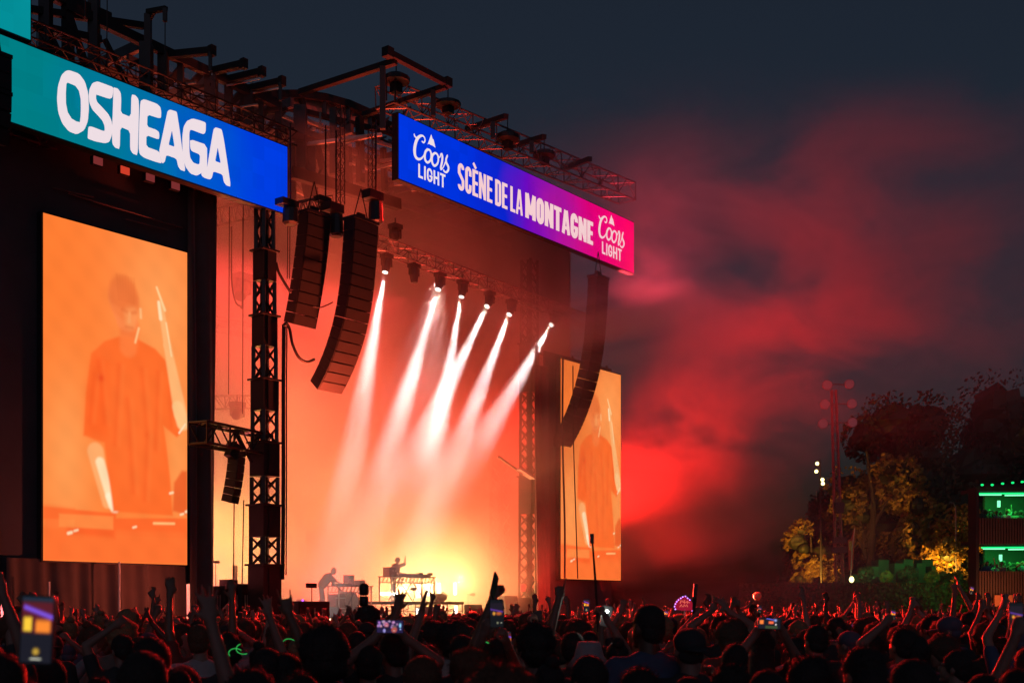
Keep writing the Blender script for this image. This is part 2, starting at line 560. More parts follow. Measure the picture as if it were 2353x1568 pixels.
    base *= (1 + .035 * np.sin(U * 31 + V * 17) * np.sin(V * 53))[:, None]
    base[:, 1] *= .88
    base[:, 2] *= .74
    return base[:, 0], base[:, 1], base[:, 2]

SCREEN_W, SCREEN_H = 5.04, 10.0
pic = picture_mesh(screen_picture, 168, 336, (SCREEN_W, 0, 0), (0, 0, SCREEN_H))
MP = picture_mat('led_screen_picture', 1.0)
def led_screen(p, label):
    t = thing('video_screen', label, 'screen', p, group='portrait video screens')
    t.rotation_euler = (0, 0, STAGE_ROT)
    o = link_mesh('picture_panel', pic, MP, t, world=False)
    c = MB()
    c.box((SCREEN_W / 2, .13, SCREEN_H / 2), (SCREEN_W + .1, .22, SCREEN_H + .1))
    c.build('cabinet', M['black_metal'], t, world=False)
    return t
pA = Q(100, 1285, 0); sA = sd(pA)
led_screen(S(0.0, 0, 3.2), 'tall video screen on the left wing showing a performer with one arm raised')
pR = sd(Q(1288, 1329, 0))
led_screen(S(pR[0], 0, 3.12), 'tall video screen beyond the stage with two cables hanging in front')

def grad_mat(name, stops, size):
    m = bpy.data.materials.new(name)
    m.use_nodes = True
    n = m.node_tree; n.nodes.clear()
    N = n.nodes.new; L = n.links.new
    o = N('ShaderNodeOutputMaterial'); e = N('ShaderNodeEmission')
    tc = N('ShaderNodeTexCoord'); sp = N('ShaderNodeSeparateXYZ')
    L(tc.outputs['Object'], sp.inputs[0])
    nz = N('ShaderNodeTexNoise'); nz.inputs['Scale'].default_value = .35
    L(tc.outputs['Object'], nz.inputs[0])
    mr = N('ShaderNodeMath'); mr.operation = 'DIVIDE'; mr.inputs[1].default_value = size
    L(sp.outputs[0], mr.inputs[0])
    ad = N('ShaderNodeMath'); ad.operation = 'MULTIPLY_ADD'; ad.inputs[1].default_value = .18
    L(nz.outputs[0], ad.inputs[0]); L(mr.outputs[0], ad.inputs[2])
    sb = N('ShaderNodeMath'); sb.operation = 'SUBTRACT'; sb.inputs[1].default_value = .09
    L(ad.outputs[0], sb.inputs[0])
    cr = N('ShaderNodeValToRGB')
    el = cr.color_ramp.elements
    while len(el) < len(stops):
        el.new(.5)
    for x, (pos, c) in zip(el, stops):
        x.position = pos; x.color = (*lin(*c), 1)
    L(sb.outputs[0], cr.inputs[0])
    # each half metre led module is a shade of its own
    sc_ = N('ShaderNodeVectorMath'); sc_.operation = 'SCALE'; sc_.inputs[3].default_value = 2.0
    fl = N('ShaderNodeVectorMath'); fl.operation = 'FLOOR'
    wn = N('ShaderNodeTexWhiteNoise'); wn.noise_dimensions = '3D'
    mm = N('ShaderNodeMapRange'); mm.inputs[3].default_value = .93; mm.inputs[4].default_value = 1.03
    vs_ = N('ShaderNodeVectorMath'); vs_.operation = 'SCALE'
    L(tc.outputs['Object'], sc_.inputs[0]); L(sc_.outputs[0], fl.inputs[0]); L(fl.outputs[0], wn.inputs[0]); L(wn.outputs[0], mm.inputs[0])
    L(cr.outputs[0], vs_.inputs[0]); L(mm.outputs[0], vs_.inputs[3]); L(vs_.outputs[0], e.inputs[0]); L(e.outputs[0], o.inputs[0])
    return m

def banner(label, s0, s1, d, z0, z1, stops):
    t = thing('led_banner', label, 'led banner', S(s0, d, z0))
    t.rotation_euler = (0, 0, STAGE_ROT)
    L = s1 - s0
    c = MB(); c.box((L / 2, .17, (z1 - z0) / 2), (L + .08, .3, z1 - z0 + .08)); c.build('cabinet', M['black_metal'], t, world=False)
    p = MB(); p.add([(0, 0, 0), (L, 0, 0), (L, 0, z1 - z0), (0, 0, z1 - z0)], [(0, 1, 2, 3)])
    p.build('lit_face', grad_mat('banner_gradient', stops, L), t, world=False)
    return t, L, z1 - z0

BD = -1.0
sl = sd(Q(660, 415, BD)); zt = sd(Q(660, 338, BD))[2]; zb = sd(Q(660, 492, BD))[2]
b1, L1, H1 = banner('long teal and blue led banner with the festival name in white letters', sl[0] - 14, sl[0], BD, zb, zt,
    [(0, (0, 128, 128)), (.38, (0, 126, 134)), (.62, (0, 112, 168)), (.78, (0, 85, 205)), (.9, (0, 62, 225)), (1, (0, 60, 228))])
s0_ = sd(Q(916, 335, BD)); s1_ = sd(Q(1456, 562, BD))
zt2 = sd(Q(916, 260, BD))[2]; zb2 = sd(Q(917, 410, BD))[2]
b2, L2, H2 = banner('blue to pink led banner with the stage name between two beer logos', s0_[0], s1_[0], BD, zb2, zt2,
    [(0, (0, 55, 225)), (.22, (0, 50, 222)), (.38, (10, 35, 205)), (.48, (105, 10, 190)), (.62, (165, 20, 160)), (.78, (225, 0, 120)), (.92, (255, 0, 105)), (1, (255, 0, 95))])
su = sd(Q(70, 60, BD)); z3 = sd(Q(70, 92, BD))[2]
b3, L3, H3 = banner('plain teal led banner above the long one, at the left edge', su[0] - 9, su[0], BD, z3, z3 + 2.6,
    [(0, (0, 130, 140)), (.8, (0, 140, 150)), (1, (5, 145, 155))])
# ================================================================ lettering on the banners
from mathutils.geometry import tessellate_polygon
MW = emit_mat('lit_letter_white', lin(238, 222, 228), 1.0)
MW2 = emit_mat('lit_letter_blush', lin(245, 205, 208), 1.0)

def chaikin(p, it=1, closed=True, k=.25):
    for _ in range(it):
        o = []
        n = len(p)
        for i in range(n if closed else n - 1):
            a_, b_ = p[i], p[(i + 1) % n]
            o.append((a_[0] * (1 - k) + b_[0] * k, a_[1] * (1 - k) + b_[1] * k))
            o.append((a_[0] * k + b_[0] * (1 - k), a_[1] * k + b_[1] * (1 - k)))
        if not closed:
            o = [p[0]] + o + [p[-1]]
        p = o
    return p

def flat_shape(mb, loops, y=-.012, t=.01):
    """loops of (x,z): outer first, then holes; a thin plate"""
    L3 = [[Vector((x, z, 0)) for x, z in lp] for lp in loops]
    tris = tessellate_polygon(L3)
    flat = [q for lp in loops for q in lp]
    n = len(flat)
    vs = [(x, y, z) for x, z in flat] + [(x, y + t, z) for x, z in flat]
    fs = []
    for a_, b_, c_ in tris:
        fs.append((a_, b_, c_)); fs.append((c_ + n, b_ + n, a_ + n))
    i0 = 0
    for lp in loops:
        k = len(lp)
        for i in range(k):
            j = (i + 1) % k
            fs.append((i0 + i, i0 + j, i0 + j + n, i0 + i + n))
        i0 += k
    mb.add(vs, fs)

def strip(mb, pts, t, y=-.012):
    """a stroke of width t (number or list) along pts (x,z), slightly proud"""
    n = len(pts)
    ts = t if isinstance(t, (list, tuple)) else [t] * n
    Lp, Rp = [], []
    for i in range(n):
        x0, z0 = pts[max(i - 1, 0)]; x1, z1 = pts[min(i + 1, n - 1)]
        if 0 < i < n - 1:
            ax, az = pts[i][0] - x0, pts[i][1] - z0
            bx, bz = x1 - pts[i][0], z1 - pts[i][1]
            la, lb = math.hypot(ax, az) + 1e-9, math.hypot(bx, bz) + 1e-9
            tx, tz = ax / la + bx / lb, az / la + bz / lb
            l = math.hypot(tx, tz) + 1e-9
            tx, tz = tx / l, tz / l
            c = max(.5, abs(tx * ax / la + tz * az / la))
        else:
            tx, tz = x1 - x0, z1 - z0
            l = math.hypot(tx, tz) + 1e-9
            tx, tz, c = tx / l, tz / l, 1
        h = ts[i] / 2 / c
        Lp.append((pts[i][0] - tz * h, pts[i][1] + tx * h)); Rp.append((pts[i][0] + tz * h, pts[i][1] - tx * h))
    loop = Lp + Rp[::-1]
    vs = [(x, y, z) for x, z in loop] + [(x, y + .008, z) for x, z in loop]
    m = len(loop)
    fs = []
    for i in range(n - 1):
        a_, b_, c_, d_ = i, i + 1, m - 2 - i, m - 1 - i
        fs.append((a_, b_, c_, d_)); fs.append((d_ + m, c_ + m, b_ + m, a_ + m))
    for i in range(m):
        fs.append((i, (i + 1) % m, (i + 1) % m + m, i + m))
    mb.add(vs, fs)

def trace(pts, ox, oy, k, d, s0, z0):
    out = []
    for x, y in pts:
        s, _, z = sd(Q(ox + x * k, oy + y * k, d))
        out.append((s - s0, z - z0))
    return out

FEST = {
 'O': ([(475,483),(540,506),(580,560),(602,640),(607,740),(600,830),(575,892),(525,921),(470,900),(425,845),(398,770),(389,680),(396,590),(420,515),(450,486)],
       [(462,566),(515,588),(540,622),(552,680),(553,745),(551,800),(546,838),(520,832),(488,812),(462,770),(450,710),(449,640),(453,575)]),
 'S': ([(775,599),(720,578),(665,558),(632,570),(612,610),(606,655),(611,705),(632,752),(670,792),(700,826),(715,862),(716,898),(700,896),(625,867),(604,868),(599,945),(606,952),(650,968),(715,981),(745,974),(762,935),(769,880),(762,828),(740,782),(700,738),(663,700),(655,672),(657,648),(670,652),(748,678),(766,670),(772,640)],),
 'H': ([(779,600),(805,608),(824,635),(828,680),(825,775),(895,803),(899,648),(925,653),(946,680),(950,735),(946,900),(940,1064),(908,1052),(890,1022),(890,897),(822,868),(818,1021),(788,1012),(768,985),(766,900),(772,750),(776,602)],),
 'E': ([(958,725),(963,690),(985,680),(1070,710),(1095,733),(1102,768),(1100,808),(1080,808),(1008,785),(1005,868),(1065,888),(1086,905),(1089,930),(1085,956),(1000,925),(1000,1005),(1086,1036),(1095,1075),(1107,1119),(1060,1107),(985,1080),(955,1055),(948,1010),(952,850)],),
 'A': ([(1139, 795), (1146, 763), (1161, 751), (1201, 763), (1209, 770), (1226, 879), (1248, 1043), (1268, 1174), (1235, 1164), (1218, 1138), (1207, 1086), (1136, 1061), (1127, 1106), (1110, 1121), (1087, 1040), (1107, 947)],
       [(1176, 890), (1152, 992), (1194, 1006)]),
 'G': ([(1407, 846), (1406, 898), (1399, 915), (1386, 918), (1311, 889), (1298, 893), (1294, 913), (1294, 1035), (1300, 1081), (1321, 1114), (1354, 1126), (1365, 1121), (1368, 1058), (1311, 1035), (1301, 1012), (1299, 953), (1415, 993), (1416, 1139), (1409, 1161), (1375, 1187), (1344, 1203), (1302, 1188), (1265, 1136), (1249, 1051), (1247, 936), (1256, 867), (1279, 828), (1316, 812), (1363, 824), (1400, 837)],),
 'A2': ([(1455, 917), (1462, 884), (1474, 873), (1508, 883), (1517, 892), (1531, 959), (1554, 1112), (1578, 1278), (1548, 1269), (1531, 1245), (1522, 1194), (1458, 1173), (1449, 1215), (1436, 1229), (1401, 1219), (1381, 1205), (1376, 1186), (1410, 1159), (1419, 1135), (1432, 1051)],
        [(1489, 1006), (1471, 1103), (1510, 1118)]),
}
for key, loops in FEST.items():
    mb = MB()
    lp = [chaikin(trace(q, 0, 0, .3357, BD, sl[0] - 14, zb), 1, k=(.16 if i == 0 else .08)) for i, q in enumerate(loops)]
    flat_shape(mb, lp)
    mb.build('letter', MW, b1, world=False)

def arc(cx, cz, rx, rz, a0, a1, n=8):
    return [(cx + rx * math.cos(R(a0 + (a1 - a0) * i / n)), cz + rz * math.sin(R(a0 + (a1 - a0) * i / n))) for i in range(n + 1)]

def glyph(ch, x, z, w, h, t, tv=None):
    """condensed sans capital as strokes: list of (points, width)"""
    tv = tv or t
    l, r, b_, u = x + t / 2, x + w - t / 2, z + tv / 2, z + h - tv / 2
    m = z + h / 2
    rx, rz = (r - l) / 2, (r - l) * .62
    cx = (l + r) / 2
    if ch == 'S':
        return [(arc(cx, u - rz, rx, rz, 0, 180) + [(l, m + h * .14), (cx, m + h * .015), (r, m - h * .12)] + arc(cx, b_ + rz, rx, rz, 0, -180), t)]
    if ch == 'C':
        return [([(r, z + h * .67)] + arc(cx, u - rz, rx, rz, 0, 180) + arc(cx, b_ + rz, rx, rz, 180, 360) + [(r, z + h * .34)], t)]
    if ch == 'O':
        p = arc(cx, u - rz, rx, rz, 90, 180) + arc(cx, b_ + rz, rx, rz, 180, 360) + arc(cx, u - rz, rx, rz, 0, 90)
        return [(p, t)]
    if ch == 'G':
        return [([(r, z + h * .68)] + arc(cx, u - rz, rx, rz, 0, 180) + arc(cx, b_ + rz, rx, rz, 180, 360) + [(r, m - h * .02)], t), ([(cx - t * .1, m - h * .02 - tv * .3), (r + t / 2, m - h * .02 - tv * .3)], tv * .8)]
    if ch == 'E':
        return [([(l, z), (l, z + h)], t), ([(l, b_), (x + w, b_)], tv), ([(l, u), (x + w, u)], tv), ([(l, m), (x + w * .93, m)], tv)]
    if ch == 'L':
        return [([(l, z), (l, z + h)], t), ([(l, b_), (x + w, b_)], tv)]
    if ch == 'I':
        return [([(x + w / 2, z), (x + w / 2, z + h)], t)]
    if ch == 'H':
        return [([(l, z), (l, z + h)], t), ([(r, z), (r, z + h)], t), ([(l, m), (r, m)], tv)]
    if ch == 'T':
        return [([(x + w / 2, z), (x + w / 2, z + h)], t), ([(x, u), (x + w, u)], tv)]
    if ch == 'N':
        return [([(l, z), (l, z + h)], t), ([(r, z), (r, z + h)], t), ([(l, z + h - t * .3), (r, z + t * .3)], t * .9)]
    if ch == 'M':
        return [([(l, z), (l, z + h)], t), ([(r, z), (r, z + h)], t), ([(l + t * .1, z + h), (x + w / 2, z + h * .18)], t * .72), ([(r - t * .1, z + h), (x + w / 2, z + h * .18)], t * .72)]
    if ch == 'D':
        return [([(l, z), (l, z + h)], t), ([(l, u)] + arc(r - rz * .7, u - rz * .8, rz * .7, rz * .8, 90, 0, 5) + arc(r - rz * .7, b_ + rz * .8, rz * .7, rz * .8, 0, -90, 5) + [(l, b_)], t)]
    if ch == 'A':
        return [([(x + t * .35, z), (x + w / 2 - t * .12, z + h)], t * .85), ([(x + w - t * .35, z), (x + w / 2 + t * .12, z + h)], t * .85), ([(x + w * .25, z + h * .26), (x + w * .75, z + h * .26)], tv * .8)]
    return []

def put_letter(parent, ch, x, z, w, h, t, m, accent=False, y=-.014, tv=None):
    mb = MB()
    for i, (p, tt) in enumerate(glyph(ch, x, z, w, h, t, tv)):
        strip(mb, p, tt, y - i * .0015)
    if accent:
        strip(mb, [(x + w * .15, z + h * 1.24), (x + w * .62, z + h * 1.06)], t * .8, y)
    mb.build('letter', m, parent, world=False)

def text_row(parent, word, x0, x1, z, h, t, m, wide={}, gap=.16, tv=None):
    ws = [wide.get(c, 1.0) for c in word]
    tot = sum(ws) + gap * (len(word) - 1)
    k = (x1 - x0) / tot
    x = x0
    for c, w_ in zip(word, ws):
        base = 'E' if c == 'È' else c
        put_letter(parent, base, x, z, w_ * k, h, t, m, accent=(c == 'È'), tv=tv)
        x += (w_ + gap) * k

def bl(u, v):
    s, _, z = sd(Q(u, v, BD))
    return s - s0_[0], z - zb2
o3, k3 = (855, 197), .3357
def c3(x, y):
    return bl(o3[0] + x * k3, o3[1] + y * k3)
zbase = (c3(600, 722)[1] + c3(1508, 1085)[1]) / 2
zcap = (c3(600, 542)[1] + c3(1508, 926)[1]) / 2
hc = zcap - zbase
tt = hc * .145
WD = {'I': .35, 'N': 1.15, 'M': 1.5, 'A': 1.15, 'È': .9, 'E': .9, 'L': .85, 'T': 1.0}
text_row(b2, 'SCÈNE', c3(585, 630)[0], c3(820, 720)[0], zbase, hc, tt, MW2, WD, tv=tt * .85)
text_row(b2, 'DE', c3(840, 740)[0], c3(923, 770)[0], zbase, hc, tt, MW2, WD, tv=tt * .85)
text_row(b2, 'LA', c3(944, 780)[0], c3(1027, 810)[0], zbase, hc, tt, MW2, WD, tv=tt * .85)
text_row(b2, 'MONTAGNE', c3(1046, 830)[0], c3(1509, 1005)[0], zbase, hc, tt * 1.6, MW2, {'M': 1.35, 'O': 1.0, 'N': 1.15, 'T': 1.0, 'A': 1.1, 'G': 1.05, 'E': .85}, gap=.1, tv=tt * 1.2)

# the two script logos with the mountain
SCRIPT = [
 ([(288,352),(292,368),(303,378),(318,376),(333,366)], [5, 7, 7, 6, 5]),
 ([(340,402),(352,412),(361,400),(359,380),(345,366),(325,370),(307,392),(296,425),(291,465),(296,502),(312,522),(332,522),(350,505),(362,480),(378,452)], [6, 7, 7, 6, 8, 12, 15, 16, 17, 15, 12, 9, 6, 6, 6]),
 ([(381,458),(367,470),(360,495),(362,525),(375,545),(391,540),(402,518),(403,488),(395,465),(381,458)], [9, 11, 12, 12, 11, 9, 9, 10, 9, 9]),
 ([(403,480),(412,492),(428,478)], [5, 5, 5]),
 ([(428,482),(413,495),(407,520),(411,550),(424,568),(440,560),(450,538),(450,508),(441,488),(428,482)], [9, 11, 12, 12, 11, 9, 9, 10, 9, 9]),
 ([(450,500),(460,512),(468,490),(472,486)], [5, 5, 6, 7]),
 ([(472,484),(478,505),(476,540),(468,578),(470,592),(482,582)], [10, 12, 12, 11, 9, 5]),
 ([(482,582),(498,545),(508,505),(514,500)], [5, 6, 7, 9]),
 ([(512,500),(503,525),(505,548),(517,572),(518,595),(505,612),(490,606),(486,594)], [8, 10, 12, 13, 11, 9, 7, 9]),
]
def logo(px0, px1, m):
    """trace the left logo and set it between two pixel columns of the banner"""
    def raw(x, y):
        return c3(x, y)
    l0, l1 = raw(288, 480)[0], raw(523, 560)[0]
    t0, t1 = bl(*px0)[0], bl(*px1)[0]
    k = (t1 - t0) / (l1 - l0)
    zc = raw(405, 540)[1]
    zt_ = bl((px0[0] + px1[0]) / 2, (px0[1] + px1[1]) / 2)[1]
    f = lambda x, y: (t0 + (raw(x, y)[0] - l0) * k, zt_ + (raw(x, y)[1] - zc) * k)
    sc = (raw(400, 500)[0] - raw(399, 500)[0]) * k
    mb = MB()
    for i, (p, ws) in enumerate(SCRIPT):
        pts = [f(*q) for q in p]
        n = len(pts)
        fine, fw = [], []
        for j in range(n - 1):
            for q in range(4):
                tq = q / 4
                p0, p1, p2, p3 = pts[max(j - 1, 0)], pts[j], pts[j + 1], pts[min(j + 2, n - 1)]
                fine.append(tuple(.5 * ((2 * p1[c]) + (-p0[c] + p2[c]) * tq + (2 * p0[c] - 5 * p1[c] + 4 * p2[c] - p3[c]) * tq ** 2 + (-p0[c] + 3 * p1[c] - 3 * p2[c] + p3[c]) * tq ** 3) for c in (0, 1)))
                fw.append((ws[j] * (1 - tq) + ws[j + 1] * tq) * sc)
        fine.append(pts[-1]); fw.append(ws[-1] * sc)
        strip(mb, fine, fw, -.014 - i * .0012)
    mb.build('script_word', m, b2, world=False)
    mb = MB()
    flat_shape(mb, [[f(404, 357), f(380, 424), f(390, 420), f(400, 427), f(414, 432), f(432, 446), f(419, 390), f(413, 388)]], -.013)
    mb.build('mountain_mark', m, b2, world=False)
    zb_, zc_ = f(400, 680)[1], f(400, 588)[1]
    text_row(b2, 'LIGHT', f(317, 600)[0], f(499, 660)[0], zb_, zc_ - zb_, (zc_ - zb_) * .165, m, {'I': .32, 'L': .8, 'T': .95}, gap=.2)
logo((o3[0] + 285 * k3, o3[1] + 480 * k3), (o3[0] + 523 * k3, o3[1] + 560 * k3), MW)
logo((o3[0] + 1550 * k3, o3[1] + 1010 * k3), (o3[0] + 1723 * k3, o3[1] + 1085 * k3), MW2)
# ================================================================ wings, scrims and drapes
def wavy_sheet(s0, s1, d, z0, z1, n, amp, seed, flare=0, ns=None):
    """hanging cloth with folds, as a sheet of real thickness along the stage front"""
    rnd = random.Random(seed)
    ph = [rnd.uniform(0, 6) for _ in range(4)]
    rows = ns or 6
    mb = MB()
    vs, fs = [], []
    for j in range(rows + 1):
        z = z0 + (z1 - z0) * j / rows
        for i in range(n + 1):
            t = i / n
            L = s1 - s0
            q = math.sin(t * L * 7 + ph[0]) + .6 * math.sin(t * L * 12.7 + ph[1] + j * .25) + .5 * math.sin(t * L * 3.1 + ph[2] - j * .3)
            k = amp * (1 + flare * (1 - j / rows))
            vs.append(S(s0 + t * L, d - k * q * .5, z))
    for j in range(rows):
        for i in range(n):
            a_ = j * (n + 1) + i
            fs.append((a_, a_ + 1, a_ + n + 2, a_ + n + 1))
    m = len(vs)
    back = [v + B * .02 for v in vs]
    mb.add(vs + back, fs + [tuple(i + m for i in f)[::-1] for f in fs])
    return mb

wing = thing('stage_wing', 'black scaffold wing clad in mesh scrim around the left video screen', 'stage wing', S(-4, .4, 0))
MB().sbox(-14, 5.7, .32, .40, 2.6, 17.2).build('scrim', M['scrim'], wing)
for i, s in enumerate((-3.2, -.4, 5.2)):
    MB().tube([S(s, .55, -.4), S(s, .55, 17.5)], .06, 8).build('standard', M['steel'], wing)
for z in (2.6, 6.5, 10.5, 13.6, 15.2, 17.3):
    MB().tube([S(-13.5, .6, z), S(5.4, .6, z)], .05, 8).build('ledger', M['steel'], wing)
# lit rails above the screen, in front of the scrim
for (u1, v1, u2, v2) in ((350, 640 / 3, 0, 0),):
    pass
for (x1, y1, x2, y2) in ((470, 50, 1250, 285), (640, 105, 1060, 225), (860, 225, 1150, 300), (360, 10, 640, 75)):
    p, q = Q(x1 * .3357, 427.7 + y1 * .3357, .18), Q(x2 * .3357, 427.7 + y2 * .3357, .18)
    MB().tube([p, q], .022, 6).build('rail', M['truss'], wing)

d1 = wavy_sheet(5.05, 6.15, .0, 1.0, 16.2, 40, .16, 3, .5, 12)
tag(d1.build('side_drape', M['drape'], smooth=True), 'black floor length drape hanging beside the left video screen', 'drape')
for i, (s0, s1, zt_, lab) in enumerate(((-6.5, -1.2, 4.1, 'black gathered drape at the far left below the scrim'), (-1.1, 5.05, 3.25, 'black folded drape hanging under the left video screen'))):
    tag(wavy_sheet(s0, s1, .1, -.5, zt_, 110, .09, 20 + i, 1.2, 10).build('skirt_drape', M['drape'], smooth=True), lab, 'drape')
# poles in front of the skirt
for (u, va, vb, r, lab) in ((274, 1290, 1450, .035, 'white pole standing in front of the drape under the left screen'), (113, 1335, 1450, .03, 'short white pole by the left edge in front of the drape')):
    p, q = Q(u, va, -.5), Q(u, 1390 + 1.9 * F / 37, -.5)
    q.z = ground_z(q.y)
    tag(MB().tube([q, p], r, 8).build('pole', M['white_pole']), lab, 'pole')

# right wing, half hidden in smoke
rw = thing('stage_wing', 'dark scaffold wing behind the far video screen', 'stage wing', S(27, .4, 0))
MB().sbox(24.9, 30.4, .34, .42, 1.0, 13.4).build('scrim', M['scrim'], rw)
for s in (24.6, 27.5, 30.4):
    MB().tube([S(s, .6, 0), S(s, .6, 13.6)], .06, 8).build('standard', M['steel'], rw)
for z in (2.4, 8.0, 13.3):
    MB().tube([S(24.5, .62, z), S(30.5, .62, z)], .05, 8).build('ledger', M['steel'], rw)
tag(wavy_sheet(23.9, 24.9, .05, 1.0, 12.6, 36, .16, 9, .4, 10).build('side_drape', M['drape'], smooth=True), 'dark red lit drape beside the far video screen', 'drape')

# ---------------------------------------------------------------- stage deck and back
st = thing('stage_deck', 'black stage deck with a lit white edge along its front', 'stage', S(15, 0, 0))
MB().sbox(6.3, 24.3, 0.0, 14, DECK - .18, DECK).build('deck', M['deck'], st)
MB().sbox(6.4, 24.2, .35, .45, -.5, DECK - .2).build('fascia', M['drape'], st)
for s in np.arange(6.6, 24.2, 1.95):
    MB().sbox(s, s + .08, -.02, .06, -.5, DECK - .18).build('leg', M['steel'], st)
tag(MB().sbox(4.4, 28.4, 13.9, 14.0, 0, 20).build('backdrop', mat('dark_grey_backdrop', (.035, .03, .03), .9, noise=.2, nscale=.5)), 'plain backdrop cloth at the back of the stage', 'backdrop')
tag(MB().sbox(28.5, 28.6, 1.5, 13.8, 0, 20.5).build('side_masking', M['drape']), 'black masking cloth along the far side of the stage', 'masking')

# ---------------------------------------------------------------- trusses
def truss(name, label, cat, p, q, w, h, bay, rc, rb, m, parent=None, group=None, up=UP):
    """box truss from p to q with four chords and zig-zag lacing"""
    p, q = Vector(p), Vector(q)
    t = thing(name, label, cat, tuple(p), group) if parent is None else parent
    D = (q - p); L = D.length; D.normalize()
    X = up.cross(D).normalized(); Y = D.cross(X)
    cs = [X * (w / 2 * i) + Y * (h / 2 * j) for i, j in ((-1, -1), (1, -1), (1, 1), (-1, 1))]
    for c in cs:
        MB().tube([p + c, q + c], rc, 6).build('chord', m, t)
    n = max(1, round(L / bay))
    mb = MB()
    for k in range(4):
        c0, c1 = cs[k], cs[(k + 1) % 4]
        for i in range(n):
            a_, b_ = (c0, c1) if i % 2 else (c1, c0)
            mb.tube([p + D * (L * i / n) + a_, p + D * (L * (i + 1) / n) + b_], rb, 4, caps=False)
        for i in range(0, n + 1, 2):
            mb.tube([p + D * (L * i / n) + c0, p + D * (L * i / n) + c1], rb, 4, caps=False)
    tag(mb.build('lacing', m, t), kind='stuff')
    return t

TR, ST = M['truss'], M['steel']
BRT = mat('lit_roof_tube', (.55, .5, .45), .4, .5)  # stage light on roof members put into this paler colour
truss('header_truss', 'long box truss running above the festival name banner', 'truss', Q(-60, 20, .2), Q(672, 322, .2), .45, .5, .5, .03, .018, ST)
truss('header_truss', 'box truss hanging under the teal banner at the left edge', 'truss', Q(-60, 268, .3), Q(120, 330, .3), .5, .45, .5, .03, .02, TR)
truss('header_truss', 'purple lit box truss climbing above the stage name banner', 'truss', Q(884, 218, .8), Q(1440, 444, .8), 1.0, .85, .8, .04, .026, TR)
lt = truss('lighting_truss', 'long box truss over the stage carrying the moving lights', 'truss', Q(858, 556, 1), Q(1345, 738, 1), .5, .5, .55, .03, .018, TR)
truss('lighting_truss', 'short red lit truss seen between the drape and the tower', 'truss', Q(470, 925, 6), Q(650, 921, 7.2), .5, .5, .5, .03, .02, TR)
truss('lighting_truss', 'dim truss high at the back left of the stage', 'truss', Q(488, 500, 5), Q(640, 470, 7), .5, .6, .6, .03, .02, TR)
truss('lighting_truss', 'faint lower truss at the back left of the stage', 'truss', Q(488, 742, 10), Q(600, 765, 9.5), .5, .5, .6, .04, .025, TR)
truss('rigging_truss', 'short truss with hanging points beside the nearer speaker array', 'truss', Q(670, 480, -.6), Q(752, 462, .6), .45, .35, .4, .03, .018, TR)
p_, q_ = Q(455, 993, -1.3), Q(606, 992, -.5)
q_.z = p_.z
truss('side_truss', 'heavy black truss arm bolted to the left stage tower', 'truss', p_, q_, .7, .66, .62, .05, .035, M['black_metal'])

# ---------------------------------------------------------------- roof
roof = thing('stage_roof', 'dark steel stage roof with cantilever beams and an arched skin', 'stage roof', S(8, 1, 18))
def beam(u1, v1, d1_, u2, v2, d2, w=.3, h=.4, nm='beam', m=None):
    p, q = Q(u1, v1, d1_), Q(u2, v2, d2)
    MB().bar(p, q, w, h).build(nm, m or ST, roof)
    return p, q
# eaves beam from the left to the arch, and the beams that stick out of it
beam(150, 12, 1, 640, 241, 1, .22, .3)
for (u1, v1, u2, v2, w_) in ((375, 128, 487, 117, .2), (478, 166, 560, 147, .2), (512, 186, 602, 165, .2), (568, 205, 648, 187, .2)):
    p, q = beam(u1, v1, 1.2, u2, v2, -.6, w_, .22)
    MB().box(q, (.2, .2, .32), (A, B, UP)).build('end_plate', ST, roof)
for (u, v1, v2) in ((483, 120, 165), (644, 190, 232)):
    p, q = Q(u, v1, -.6), Q(u, v2, -.6)
    MB().bar(p, q, .1, .1).build('hanger', ST, roof)
# gallows mast
p, q = beam(340, 34, .6, 340, 220, .6, .2, .2, 'mast')
beam(336, 100, .6, 336, 220, .6, .36, .36, 'mast')
beam(338, 28, .6, 382, 20, -.2, .14, .14, 'jib')
beam(342, 48, .6, 354, 28, .3, .1, .1, 'knee_brace')
beam(379, 20, -.2, 379, 50, -.2, .12, .12, 'hanger')
MB().tube([Q(379, 48, -.2), Q(379, 165, -.2)], .018, 5).build('chain', M['cable'], roof)
MB().tube([Q(246, -10, .6), Q(246, 60, .6), Q(243, 170, .6)], .018, 5).build('chain', M['cable'], roof)
MB().tube([Q(195, -10, .6), Q(195, 40, .6)], .03, 5).build('chain', M['cable'], roof)
# big post at the left with its braces
beam(216, -40, 1, 216, 235, 1, .3, .3, 'post')
for (a_, b_, c_, d_, w_) in ((105, -10, 105, 170, .5), (155, -10, 157, 190, .42), (125, -10, 250, 45, .5), (70, 22, 330, 60, .3), (80, 60, 230, 92, .34), (110, 70, 150, 150, .22), (160, 40, 200, 160, .26),
                            (60, 90, 60, 135, .3), (115, 110, 135, 170, .22), (240, 90, 300, 210, .2), (300, 150, 345, 130, .24)):
    beam(a_, b_, 1.1, c_, d_, 1.1, w_ * .65, w_ * .65, 'brace')
